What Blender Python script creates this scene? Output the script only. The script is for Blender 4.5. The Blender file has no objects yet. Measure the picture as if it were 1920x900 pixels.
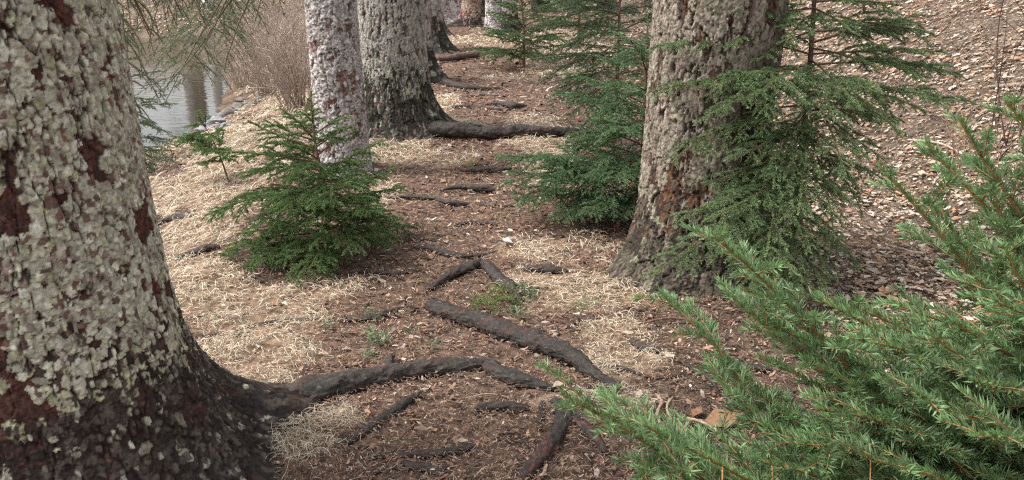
import bpy, math
import numpy as np

# ------------------------------------------------------------------ camera, sky, sun, exposure
SC = bpy.context.scene
COL = SC.collection
CAM_H, PITCH, F = 1.5, math.radians(18.7), 1507.0
cam_d = bpy.data.cameras.new("camera")
cam_d.sensor_width = 36.0
cam_d.lens = F / 1920.0 * 36.0
cam_d.clip_start, cam_d.clip_end = 0.05, 600.0
cam = bpy.data.objects.new("camera", cam_d)
COL.objects.link(cam)
cam.location = (0, 0, CAM_H)
cam.rotation_euler = (math.pi / 2 - PITCH, 0, 0)
SC.camera = cam

SUN_EL, SUN_AZ = math.radians(56), math.radians(-95)   # azimuth from +Y towards +X
W = bpy.data.worlds.new("World")
SC.world = W
W.use_nodes = True
nt = W.node_tree
bg = nt.nodes["Background"]
sky = nt.nodes.new("ShaderNodeTexSky")
sky.sky_type = 'NISHITA'
sky.sun_disc = False
sky.sun_elevation = SUN_EL
sky.sun_rotation = SUN_AZ
sky.air_density, sky.dust_density, sky.ozone_density = 1.0, 4.0, 0.5
hsv = nt.nodes.new("ShaderNodeHueSaturation")           # an overcast sky is nearly colourless
hsv.inputs["Saturation"].default_value = 0.22
nt.links.new(sky.outputs[0], hsv.inputs["Color"])
nt.links.new(hsv.outputs[0], bg.inputs[0])
bg.inputs[1].default_value = 0.15

sl = bpy.data.lights.new("sun", 'SUN')
sl.energy = 1.5
sl.angle = math.radians(14)
sl.color = (1.0, 0.96, 0.91)
so = bpy.data.objects.new("sun", sl)
COL.objects.link(so)
from mathutils import Vector
sd = Vector((math.sin(SUN_AZ) * math.cos(SUN_EL), math.cos(SUN_AZ) * math.cos(SUN_EL), math.sin(SUN_EL)))
so.rotation_euler = sd.to_track_quat('Z', 'Y').to_euler()
so.location = (0, 0, 30)

SC.view_settings.view_transform = 'Standard'
SC.view_settings.look = 'None'
SC.view_settings.gamma = 1.0
SC.view_settings.use_curve_mapping = False
SC.view_settings.exposure = 1.02
SC.cycles.max_bounces = 6
SC.cycles.diffuse_bounces = 3
SC.cycles.glossy_bounces = 2
SC.cycles.use_denoising = False
SC.cycles.filter_width = 1.2

# ------------------------------------------------------------------ noise and terrain
def _hash(i, j, s):
    n = (i.astype(np.int64) * 374761393 + j.astype(np.int64) * 668265263 + s * 974634777) & 0xffffffff
    n = ((n ^ (n >> 13)) * 1274126177) & 0xffffffff
    n = n ^ (n >> 16)
    return (n & 0xffffff) / float(0xffffff)

def vnoise(x, y, s=0):
    x = np.asarray(x, float); y = np.asarray(y, float)
    i = np.floor(x).astype(np.int64); j = np.floor(y).astype(np.int64)
    u = x - i; v = y - j
    u = u * u * (3 - 2 * u); v = v * v * (3 - 2 * v)
    a = _hash(i, j, s); b = _hash(i + 1, j, s); c = _hash(i, j + 1, s); d = _hash(i + 1, j + 1, s)
    return (a * (1 - u) + b * u) * (1 - v) + (c * (1 - u) + d * u) * v * 1.0

def fbm(x, y, s=0, o=4):
    r, a, t = 0.0, 0.5, 0.0
    for k in range(o):
        r = r + a * vnoise(x * 2 ** k, y * 2 ** k, s + 17 * k); t += a; a *= 0.5
    return r / t

def sstep(a, b, x):
    t = np.clip((x - a) / (b - a), 0, 1)
    return t * t * (3 - 2 * t)

WATER_Z = -0.55
def shore_x(y):
    return -4.2 - 0.33 * np.clip(y - 12.0, 0, 40) + 0.12 * np.clip(7 - y, 0, 4) + 0.25 * (fbm(y * 0.7, y * 0 + 3.3, 5, 2) - 0.5)

def terrain(x, y, fine=True):
    x = np.asarray(x, float); y = np.asarray(y, float)
    sx = shore_x(y)
    top = sx + 2.3
    t = (top - x) / 2.3                                   # 0 at crest, 1 at the water line
    left = -0.55 * np.clip(t, 0, 1) ** 1.15 - 0.5 * np.clip(t - 1, 0, 1.6)
    yb = 25.0 + 1.2 * (fbm(x * 0.25, y * 0 + 9.1, 8, 2) - 0.5)
    farbank = np.clip((y - yb) / 1.2, 0, 1)
    far_h = -0.45 + 0.34 * np.clip(y - yb, 0, 4) + 0.14 * np.clip(y - yb - 4, 0, 60)
    m = sstep(0, 1, farbank) * sstep(0.4, 1.2, t)
    left = left * (1 - m) + far_h * m
    edge = 2.1 + 0.25 * np.sin(y * 0.6) + 0.03 * y
    d = np.clip(x - edge, 0, 80)
    right = np.where(d < 6, 0.40 * d * d / (d + 0.5), 0.40 * 36 / 6.5 + (d - 6) * 0.30)
    hill = 0.085 * np.clip(y - 21, 0, 25) + 0.22 * np.clip(y - 46, 0, 60)
    r = left + right + hill * (1 - m)
    r = r + 0.10 * (fbm(x * 0.55, y * 0.55, 1, 3) - 0.5) * sstep(1.5, 3.5, y + np.abs(x))
    if fine:
        near = 1.0 / (1 + 0.02 * y * y)
        r = r + 0.045 * (fbm(x * 3.1, y * 3.1, 2, 3) - 0.5)
        r = r + 0.020 * (fbm(x * 14, y * 14, 3, 3) - 0.5) * near
    return r

CA, SA = math.cos(PITCH), math.sin(PITCH)
def ray(px, py):
    a, b = (px - 960) / F, (450 - py) / F
    return np.array([a, CA + b * SA, -SA + b * CA])

def P(px, py, depth):                                      # a point seen at a pixel, depth in metres along the view axis
    return np.array([0, 0, CAM_H]) + ray(px, py) * depth

def G(px, py, dz=0.0):                                     # the ground point seen at a pixel
    d = ray(px, py)
    t, prev = 0.5, 0.0
    while t < 120:
        q = d * t
        if CAM_H + q[2] < float(terrain(q[0], q[1])): break
        prev = t; t += 0.02 + 0.01 * t
    lo, hi = prev, t
    for _ in range(24):
        mid = (lo + hi) / 2; q = d * mid
        if CAM_H + q[2] < float(terrain(q[0], q[1])): hi = mid
        else: lo = mid
    q = d * hi
    return np.array([q[0], q[1], CAM_H + q[2] + dz])

def depth_of(p):
    return p[1] * CA - (p[2] - CAM_H) * SA

# ------------------------------------------------------------------ mesh helpers
def mesh_np(name, V, Fq, mat, origin=(0, 0, 0), parent=None, col=None, smooth=True):
    V = np.ascontiguousarray(V - np.asarray(origin), dtype=np.float32)
    Fq = np.ascontiguousarray(Fq, dtype=np.int32)
    me = bpy.data.meshes.new(name)
    n, (m, k) = len(V), Fq.shape
    me.vertices.add(n); me.vertices.foreach_set("co", V.ravel())
    me.loops.add(m * k); me.loops.foreach_set("vertex_index", Fq.ravel())
    me.polygons.add(m)
    me.polygons.foreach_set("loop_start", np.arange(0, m * k, k, dtype=np.int32))
    if smooth: me.polygons.foreach_set("use_smooth", np.ones(m, dtype=bool))
    me.update(calc_edges=True)
    if col is not None:
        at = me.color_attributes.new("Col", 'FLOAT_COLOR', 'POINT')
        c4 = np.ones((n, 4), dtype=np.float32); c4[:, :3] = col
        at.data.foreach_set("color", c4.ravel())
    me.materials.append(mat)
    o = bpy.data.objects.new(name, me)
    COL.objects.link(o)
    if parent is not None: o.parent = parent
    else: o.location = origin
    return o

def tag(o, label=None, cat=None, group=None, kind=None):
    if label: o["label"] = label
    if cat: o["category"] = cat
    if group: o["group"] = group
    if kind: o["kind"] = kind
    return o

def thing(name, loc, label, cat, group=None):
    o = bpy.data.objects.new(name, None)
    o.empty_display_size = 0.1
    COL.objects.link(o); o.location = loc
    return tag(o, label, cat, group)

def norm(v): return v / np.maximum(np.linalg.norm(v, axis=-1, keepdims=True), 1e-9)

def grid_faces(K, ns, wrap=True):
    a = np.arange(K - 1)[:, None] * ns; j = np.arange(ns if wrap else ns - 1)[None, :]
    j2 = (j + 1) % ns
    return np.stack([a + j, a + j2, a + ns + j2, a + ns + j], -1).reshape(-1, 4)

def tubes(Pts, R, ns=4):
    N, K, _ = Pts.shape
    T = norm(np.gradient(Pts, axis=1))
    ref = np.broadcast_to(np.array([0.21, 0.33, 0.92]), T.shape)
    S = norm(np.cross(T, ref)); U = np.cross(S, T)
    an = np.arange(ns) * 2 * math.pi / ns
    V = Pts[:, :, None] + R[:, :, None, None] * (np.cos(an)[:, None] * S[:, :, None] + np.sin(an)[:, None] * U[:, :, None])
    f = grid_faces(K, ns)
    Fq = (np.arange(N)[:, None, None] * (K * ns) + f[None]).reshape(-1, 4)
    return V.reshape(-1, 3), Fq

def ribbons(Pts, Wd, side):
    N, K, _ = Pts.shape
    V = np.stack([Pts - side * Wd[..., None], Pts + side * Wd[..., None]], 2).reshape(-1, 3)
    f = grid_faces(K, 2, wrap=False)
    return V, (np.arange(N)[:, None, None] * (K * 2) + f[None]).reshape(-1, 4)

class Bag:                                                   # collects pieces of ONE mesh
    def __init__(s): s.V, s.F, s.C, s.n = [], [], [], 0
    def add(s, V, Fq, C):
        s.V.append(V); s.F.append(Fq + s.n); s.n += len(V)
        C = np.asarray(C, float)
        s.C.append(np.broadcast_to(C, (len(V), 3)) if C.ndim == 1 else C)
    def build(s, name, mat, origin=(0, 0, 0), parent=None, smooth=True):
        return mesh_np(name, np.concatenate(s.V), np.concatenate(s.F), mat, origin, parent, np.concatenate(s.C), smooth)

# ------------------------------------------------------------------ materials
def mat_attr(name, rough=0.85, noise_scale=60.0, noise_amt=0.35, bump=0.0, bump_scale=200.0, spec=0.3, transl=0.0):
    m = bpy.data.materials.new(name); m.use_nodes = True
    t = m.node_tree; N, L = t.nodes, t.links
    b = N["Principled BSDF"]
    b.inputs["Roughness"].default_value = rough
    b.inputs["Specular IOR Level"].default_value = spec
    a = N.new("ShaderNodeAttribute"); a.attribute_name = "Col"
    tc = N.new("ShaderNodeTexCoord")
    src = a.outputs["Color"]
    if noise_amt > 0:
        nz = N.new("ShaderNodeTexNoise"); nz.inputs["Scale"].default_value = noise_scale; nz.inputs["Detail"].default_value = 4
        L.new(tc.outputs["Object"], nz.inputs["Vector"])
        mr = N.new("ShaderNodeMapRange")
        mr.inputs["From Min"].default_value, mr.inputs["From Max"].default_value = 0.3, 0.7
        mr.inputs["To Min"].default_value, mr.inputs["To Max"].default_value = 1 - noise_amt, 1 + noise_amt
        L.new(nz.outputs["Fac"], mr.inputs["Value"])
        mx = N.new("ShaderNodeVectorMath"); mx.operation = 'SCALE'
        L.new(src, mx.inputs[0]); L.new(mr.outputs[0], mx.inputs["Scale"])
        src = mx.outputs[0]
    L.new(src, b.inputs["Base Color"])
    if bump > 0:
        n2 = N.new("ShaderNodeTexNoise"); n2.inputs["Scale"].default_value = bump_scale; n2.inputs["Detail"].default_value = 5
        L.new(tc.outputs["Object"], n2.inputs["Vector"])
        bp = N.new("ShaderNodeBump"); bp.inputs["Strength"].default_value = bump; bp.inputs["Distance"].default_value = 0.004
        L.new(n2.outputs["Fac"], bp.inputs["Height"]); L.new(bp.outputs[0], b.inputs["Normal"])
    if transl > 0:
        tr = N.new("ShaderNodeBsdfTranslucent"); L.new(src, tr.inputs["Color"])
        ms = N.new("ShaderNodeMixShader"); ms.inputs[0].default_value = transl
        L.new(b.outputs[0], ms.inputs[1]); L.new(tr.outputs[0], ms.inputs[2])
        L.new(ms.outputs[0], N["Material Output"].inputs["Surface"])
    return m

M_BARK = mat_attr("bark", 0.9, 90, 0.30, 0.6, 260, 0.2)
M_WETBARK = mat_attr("dark_root_bark", 0.7, 60, 0.45, 0.9, 180, 0.35)
M_TWIG = mat_attr("twig_bark", 0.85, 120, 0.3, 0, 1, 0.2)
M_NEEDLE = mat_attr("spruce_needles", 0.45, 9, 0.25, 0, 1, 0.4, 0.28)
M_STRAW = mat_attr("dead_grass", 0.7, 15, 0.2, 0, 1, 0.3, 0.15)
M_CHIP = mat_attr("bark_chips", 0.8, 80, 0.35, 0, 1, 0.3)
M_LEAF = mat_attr("dead_leaves", 0.7, 70, 0.25, 0, 1, 0.3, 0.1)
M_STONE = mat_attr("stone", 0.8, 30, 0.3, 0.6, 80, 0.3)
M_GROUND = mat_attr("forest_floor", 0.92, 26, 0.55, 1.0, 90, 0.15)

def mat_water():
    m = bpy.data.materials.new("pond_water"); m.use_nodes = True
    t = m.node_tree; N, L = t.nodes, t.links
    b = N["Principled BSDF"]
    b.inputs["Base Color"].default_value = (0.050, 0.044, 0.032, 1)
    b.inputs["Roughness"].default_value = 0.04
    b.inputs["IOR"].default_value = 1.33
    b.inputs["Specular IOR Level"].default_value = 0.5
    tc = N.new("ShaderNodeTexCoord"); mp = N.new("ShaderNodeMapping")
    mp.inputs["Scale"].default_value = (1.3, 3.0, 1)
    nz = N.new("ShaderNodeTexNoise"); nz.inputs["Scale"].default_value = 2.2; nz.inputs["Detail"].default_value = 3
    L.new(tc.outputs["Object"], mp.inputs[0]); L.new(mp.outputs[0], nz.inputs["Vector"])
    bp = N.new("ShaderNodeBump"); bp.inputs["Strength"].default_value = 0.10; bp.inputs["Distance"].default_value = 0.05
    L.new(nz.outputs["Fac"], bp.inputs["Height"]); L.new(bp.outputs[0], b.inputs["Normal"])
    return m
M_WATER = mat_water()

# ------------------------------------------------------------------ where straw, chips, leaves and bare soil lie on the ground
def ell(px, py, rx, ry):
    c = G(px, py); a = G(px, py - ry); b = G(px, py + ry)
    d = depth_of(c)
    return (c[0], c[1], rx * d / F, max(0.05, abs(a[1] - b[1]) / 2))
STRAW = [ell(*e) for e in [
    (1060, 470, 130, 30), (1090, 545, 150, 50), (1170, 640, 90, 40), (1190, 690, 90, 40), (1060, 748, 85, 14), (1200, 765, 50, 22),
    (480, 640, 170, 70), (500, 560, 190, 45), (650, 545, 70, 30), (450, 700, 120, 35), (560, 820, 75, 40), (640, 780, 50, 20),
    (340, 450, 120, 50), (400, 360, 120, 40), (480, 270, 110, 45), (560, 230, 80, 30), (350, 560, 120, 60),
    (740, 290, 95, 28), (720, 350, 60, 30), (860, 300, 60, 12), (1050, 130, 80, 14), (1000, 250, 60, 40), (1040, 320, 60, 30), (830, 200, 30, 20),
    (900, 75, 110, 12), (1000, 60, 120, 10), (960, 150, 60, 5)]]
BARE = [ell(*e) for e in [(590, 480, 150, 45), (870, 780, 190, 60), (1330, 680, 190, 90), (1400, 830, 180, 90), (1180, 450, 120, 25), (1100, 850, 120, 60), (880, 620, 150, 45)]]

def blob(x, y, L):
    r = np.zeros_like(x)
    for cx, cy, rx, ry in L:
        d = ((x - cx) / rx) ** 2 + ((y - cy) / ry) ** 2
        r = np.maximum(r, np.clip(1.35 - d * 0.75, 0, 1.2))
    return r

def path_x(y): return -0.22 - 0.02 * y - 0.015 * np.clip(y - 10, 0, 30)
def masks(x, y):
    x = x + 0.22 * (fbm(x * 3, y * 3, 33, 3) - 0.5); y = y + 0.3 * (fbm(x * 3, y * 3, 34, 3) - 0.5) * np.clip(y / 4, .5, 3)
    n1 = fbm(x * 2.3, y * 2.3, 31, 4); n2 = fbm(x * 8, y * 8, 37, 3)
    wob = 0.5 * (n1 - 0.5) + 0.2 * (n2 - 0.5)
    hw = 0.62 + 0.02 * y
    path = sstep(0.25, -0.25, np.abs(x - path_x(y)) - hw + wob * 1.2)
    left_field = sstep(0.0, -0.8, x - path_x(y) + hw + 0.1)
    far_field = sstep(12, 16, y) * sstep(3.5, 2, x) * 0.9
    straw = np.maximum(blob(x, y, STRAW), np.maximum(left_field * 0.75, far_field * (1 - path * 0.8)))
    straw = straw - 0.75 * blob(x, y, BARE) * (blob(x, y, STRAW) < 0.35) - 0.4 * path * (straw < 0.6)
    straw = sstep(0.30, 0.80, straw + 1.7 * (n1 - 0.5) + 1.3 * (n2 - 0.5) - 0.08)
    leaf = sstep(0.9, 2.1, x - 0.03 * y + 0.6 * (n1 - 0.5)) * sstep(2.2, 4.2, y + 0.6 * x)
    leaf = np.maximum(leaf, sstep(23.5, 25, y) * sstep(-4, -6, x))
    straw = straw * (1 - leaf)
    wet = sstep(0.1, -0.5, x - shore_x(y)) * sstep(25.3, 24.6, y)
    return path, straw, leaf, wet

def mixc(a, b, t): return a * (1 - t[..., None]) + np.asarray(b) * t[..., None]

def axis(lo, hi, a, b, step, grow=1.10):
    c = list(np.arange(a, b + 1e-6, step)); s = step
    while c[-1] < hi: s = min(s * grow, 8.0); c.append(c[-1] + s)
    s = step; pre = []; q = a
    while q > lo: s = min(s * grow, 8.0); q -= s; pre.append(q)
    return np.array(pre[::-1] + c)

def build_ground():
    xs = axis(-90, 110, -3.0, 3.6, 0.024, 1.06); ys = axis(-12, 150, 1.5, 8.0, 0.024, 1.03)
    X, Y = np.meshgrid(xs, ys)
    path, straw, leaf, wet = masks(X, Y)
    Z = terrain(X, Y) + 0.016 * straw * fbm(X * 9, Y * 9, 77, 3) + 0.012 * (fbm(X * 30, Y * 30, 78, 2) - 0.5) / (1 + 0.03 * Y * Y)
    n = fbm(X * 5, Y * 5, 91, 4)[..., None]; n2 = fbm(X * 22, Y * 22, 92, 3)[..., None]
    C = np.broadcast_to(np.array([0.098, 0.068, 0.050]), X.shape + (3,)) * (0.55 + 0.9 * n)
    C = mixc(C, np.array([0.150, 0.096, 0.070]) * (0.6 + 0.8 * n2), path * 0.8)
    C = mixc(C, np.array([0.24, 0.165, 0.11]) * (0.3 + 1.2 * n2), straw * 0.8)
    C = mixc(C, np.array([0.25, 0.185, 0.135]) * (0.15 + 1.5 * n2 * n), leaf)
    C = mixc(C, np.array([0.05, 0.04, 0.03]) * np.ones_like(n), wet)
    V = np.stack([X, Y, Z], -1).reshape(-1, 3); C = C.reshape(-1, 3)
    f = grid_faces(len(ys), len(xs), wrap=False)
    pm = (path > 0.5) & (Y > 0.5) & (Y < 32)
    fm = pm.reshape(-1)[f[:, 0]]
    def sub(name, ff):
        used, inv = np.unique(ff.ravel(), return_inverse=True)
        return tag(mesh_np(name, V[used], inv.reshape(ff.shape), M_GROUND, col=C[used]), kind="structure")
    sub("ground", f[~fm]); sub("path", f[fm])
    wx, wy = np.meshgrid(np.linspace(-70, -1.2, 12), np.linspace(-6, 34, 10))
    Vw = np.stack([wx, wy, np.full_like(wx, WATER_Z)], -1).reshape(-1, 3)
    tag(mesh_np("water", Vw, grid_faces(10, 12, wrap=False), M_WATER, smooth=False), kind="structure")
build_ground()

# ------------------------------------------------------------------ bark: overlapping flakes pressed out of the trunk surface
def bark_map(nz, nt, res, rng, fa, fb, cover, layers, zrow, pal):
    """height and colour of an unrolled trunk: rows = height, columns = around"""
    zz, tt = np.meshgrid(np.arange(nz) * res, np.arange(nt) * res, indexing='ij')
    sd_ = int(rng.integers(1, 9999))
    circ = nt * res
    def per(fx, fy, s, o=3):                                 # noise that closes around the trunk
        w = np.clip((tt / circ - 0.85) / 0.15, 0, 1)
        return fbm(tt * fx, zz * fy, s, o) * (1 - w) + fbm((tt - circ) * fx, zz * fy, s, o) * w
    w1 = per(70, 50, sd_) - 0.5; w2 = per(60, 60, sd_ + 3) - 0.5
    low = per(9, 6, sd_ + 7, 3)
    red = per(15, 9, sd_ + 9, 3); red2 = per(40, 25, sd_ + 19, 3)
    fis = np.abs(per(22, 6.5, sd_ + 11, 4) + 0.22 * (low - 0.5) - 0.5) * 2
    fine = per(230, 150, sd_ + 21, 2) - 0.5; mid = per(95, 60, sd_ + 23, 3) - 0.5
    H = 0.004 * per(35, 22, sd_ + 13, 3) + 0.003 * per(120, 90, sd_ + 15, 2)
    C = mixc(np.broadcast_to(np.array(pal['under']), H.shape + (3,)), pal['red'], sstep(0.56, 0.66, red) * sstep(0.4, 0.6, red2))
    C = C * (0.6 + 0.8 * per(90, 60, sd_ + 17, 2))[..., None]
    dark = sstep(pal['dark_h'] + 0.20, pal['dark_h'] - 0.20, zrow[:, None] + 0.35 * (low - 0.5) + 0.15 * (red - .5))
    C = mixc(C, pal['dark'], dark)
    area = nz * nt * res * res
    n = int(cover * area / (fa * fb * 3.0))
    for lay in range(layers):
        sc_ = (1.25, 0.95, 0.62)[lay]
        for k in range(int(n / layers * (0.8, 1.0, 1.7)[lay])):
            i0 = int(rng.integers(nz)); j0 = int(rng.integers(nt))
            d = dark[i0, j0]
            peeled = red[i0, j0] > pal.get('bare', 0.565) + 0.05 * rng.standard_normal()
            if peeled and rng.random() < .35: continue
            if rng.random() < d * 0.3: continue
            if fis[i0, j0] < 0.03 * pal.get('fis', 1.0): continue
            a = sc_ * fa * rng.uniform(0.55, 1.5); b = sc_ * fb * rng.uniform(0.55, 1.5)
            if d > 0.5: a *= 0.7; b *= 0.8
            ra, rb = int(a * 1.4 / res) + 1, int(b * 1.4 / res) + 1
            i1, i2 = max(0, i0 - rb), min(nz, i0 + rb + 1)
            jj = np.arange(j0 - ra, j0 + ra + 1) % nt
            ii = np.arange(i1, i2)
            u = ((np.arange(-ra, ra + 1)) * res)[None, :] / a + 1.5 * w1[np.ix_(ii, jj)]
            v = ((ii - i0) * res)[:, None] / b + 1.2 * w2[np.ix_(ii, jj)]
            sh = rng.uniform(-0.4, 0.4); u = u + sh * v
            r = np.abs(u) ** 2.6 + np.abs(v) ** 2.6
            h = (0.0035 + 0.0026 * lay + rng.uniform(0, 0.004)) * pal.get('hs', 1.0) + pal.get('hs', 1.0) * (-v * rng.uniform(0.0005, 0.0030) - u * rng.normal(0, 0.0008)) + 0.0015 * w1[np.ix_(ii, jj)]
            h = (h + 0.004 * (low[i0, j0])) * (1 - 0.45 * d)
            if peeled: h = h * .55
            cur = H[np.ix_(ii, jj)]
            win = (r < 1) & (h > cur)
            if not win.any(): continue
            crack = (r >= 1) & (r < 1.55) & (cur < h + .002)
            H[np.ix_(ii, jj)] = np.where(win, h, np.where(crack, cur - 0.0010 * pal.get('hs', 1.0), cur))
            q = rng.random()
            c = np.array(pal['flake'][int(rng.integers(len(pal['flake'])))]) * rng.uniform(0.72, 1.22)
            if rng.random() < d * pal.get('dark_skip', 0.86): c = np.array(pal['dark']) * rng.uniform(0.7, 3.2) * np.array([1.05, 1, .93])
            elif rng.random() < pal.get('green', 0.1) + 0.35 * min(d, 1 - d) * 2: c = np.array(pal['lichen']) * rng.uniform(0.7, 1.1)
            elif d > .5: c = c * rng.uniform(.3, .9)
            if peeled: c = np.array(pal['red'] if rng.random() < .3 else pal['under']) * rng.uniform(.5, 1.5)
            cc = C[np.ix_(ii, jj)]
            shade = (1.06 + 0.5 * w2[np.ix_(ii, jj)] - 0.12 * np.clip(r, 0, 1) ** 3)[..., None]
            C[np.ix_(ii, jj)] = np.where(win[..., None], c * shade, cc)
    H = H + 0.0016 * fine + 0.0022 * mid + dark * 0.010 * np.abs(mid) * 2
    C = C * np.clip(1 + 0.55 * fine + 0.7 * mid, .3, 1.8)[..., None]
    f = sstep(0.05, 0.0, fis)
    H = H - 0.007 * f * pal.get('fis', 1.0)
    C = mixc(C, np.array(pal['under']) * 0.35, f * 0.8)
    return H, C, dark

PAL_A = dict(under=(0.085, 0.045, 0.036), red=(0.105, 0.040, 0.031), dark=(0.034, 0.029, 0.026), dark_h=0.47, dark_skip=0.93,
             flake=[(0.44, 0.43, 0.335), (0.53, 0.52, 0.425), (0.36, 0.34, 0.26), (0.48, 0.47, 0.36), (0.40, 0.38, 0.29), (0.46, 0.445, 0.345), (0.52, 0.505, 0.41), (0.30, 0.24, 0.20), (0.16, 0.10, 0.08)],
             lichen=(0.42, 0.42, 0.27), green=0.07, hs=0.85, fis=1.1, bare=0.59)
PAL_B = dict(PAL_A, dark_h=0.50, dark=(0.026, 0.026, 0.021), under=(0.10, 0.075, 0.065), red=(0.13, 0.075, 0.060), dark_skip=0.88,
             flake=[(0.34, 0.31, 0.28), (0.40, 0.37, 0.345), (0.26, 0.23, 0.205), (0.32, 0.305, 0.25)], lichen=(0.34, 0.36, 0.27), green=0.06, fis=2.6, hs=1.2, bare=.62)
PAL_C = dict(PAL_A, dark_h=-0.2, under=(0.20, 0.14, 0.12), red=(0.20, 0.075, 0.055),
             flake=[(0.42, 0.38, 0.36), (0.49, 0.455, 0.44), (0.33, 0.285, 0.262)], lichen=(0.46, 0.45, 0.42), green=0.04, hs=1.5, fis=1.5)
PAL_D = dict(PAL_A, dark_h=0.40, dark=(0.040, 0.036, 0.028), under=(0.070, 0.048, 0.037), red=(0.13, 0.065, 0.036), dark_skip=0.8,
             flake=[(0.245, 0.198, 0.16), (0.30, 0.252, 0.208), (0.175, 0.133, 0.105), (0.23, 0.208, 0.155)], lichen=(0.25, 0.26, 0.17), green=0.06, fis=2.4, hs=1.0, bare=.6)
PAL_W = dict(PAL_C, flake=[(0.55, 0.52, 0.51), (0.60, 0.58, 0.58), (0.45, 0.42, 0.41)], dark_h=-0.3)
PAL_R = dict(PAL_C, flake=[(0.34, 0.24, 0.19), (0.38, 0.28, 0.22), (0.28, 0.18, 0.14)], dark_h=0.2)

def spruce_trunk(root, base, R, Hhi, Htop, res, fa, fb, pal, seed, lobes=(), flare=0.12, lean=(0, 0), cover=5.0, scar=None, taper=0.03):
    rng = np.random.default_rng(seed)
    nt_ = max(16, int(2 * math.pi * R / res)); z0 = -0.25
    nz = int((Hhi - z0) / res)
    zr = z0 + np.arange(nz) * res
    H, C, dark = bark_map(nz, nt_, res, rng, fa, fb, cover, 3, zr, pal)
    zt = np.arange(Hhi + 0.2, Htop, 0.35)
    H = np.concatenate([H, np.repeat(H[-1:], len(zt), 0)]); C = np.concatenate([C, np.repeat(C[-1:], len(zt), 0)])
    z = np.concatenate([zr, zt])
    th = np.arange(nt_) * 2 * math.pi / nt_
    Rz = R * np.clip(1 - taper * z, 0.15, 1.2) + flare * np.exp(-np.clip(z, -0.1, 9) / 0.22)
    Rr = np.repeat(Rz[:, None], nt_, 1)
    for az, amp, hgt, wid in lobes:
        d = (th - az + math.pi) % (2 * math.pi) - math.pi
        Rr = Rr + amp * np.exp(-np.clip(z, -0.03, 9) / hgt)[:, None] * np.exp(-(d / wid) ** 2)[None]
    wob = fbm(np.cos(th)[None] * 1.6 + 5 + 0 * z[:, None], np.sin(th)[None] * 1.6 + z[:, None] * 0.9, seed, 3) - 0.5
    Rr = Rr * (1 + 0.10 * wob)
    if scar:
        sa, sz, wa, wz, dep = scar
        d = (th - sa + math.pi) % (2 * math.pi) - math.pi
        s_ = np.exp(-(d / wa) ** 2)[None] * np.exp(-((z - sz) / wz) ** 2)[:, None]
        s_ = s_ * (0.5 + 1.0 * fbm(th[None] * 6 + 0 * z[:, None], z[:, None] * 12, seed + 4, 3))
        Rr = Rr - dep * s_
        C = mixc(C, np.array([0.045, 0.028, 0.022]), np.clip(s_ * 1.5, 0, 0.9))
    Rr = Rr + H
    X = base[0] + lean[0] * z[:, None] + Rr * np.cos(th); Y = base[1] + lean[1] * z[:, None] + Rr * np.sin(th)
    Z = base[2] + np.repeat(z[:, None], nt_, 1)
    V = np.stack([X, Y, Z], -1).reshape(-1, 3)
    return mesh_np("trunk", V, grid_faces(len(z), nt_), M_BARK, base, root, C.reshape(-1, 3), smooth=False)

# ------------------------------------------------------------------ roots
def spline(pts, n):
    pts = np.asarray(pts, float); K = len(pts)
    d = np.r_[0, np.cumsum(np.linalg.norm(np.diff(pts[:, :3], axis=0), axis=1))]
    t = np.linspace(0, d[-1], n)
    ext = np.vstack([2 * pts[0] - pts[1], pts, 2 * pts[-1] - pts[-2]])
    i = np.clip(np.searchsorted(d, t, side='right') - 1, 0, K - 2)
    u = ((t - d[i]) / (d[i + 1] - d[i]))[:, None]
    p0, p1, p2, p3 = ext[i], ext[i + 1], ext[i + 2], ext[i + 3]
    return 0.5 * (2 * p1 + (p2 - p0) * u + (2 * p0 - 5 * p1 + 4 * p2 - p3) * u ** 2 + (3 * p1 - p0 - 3 * p2 + p3) * u ** 3)

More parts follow.
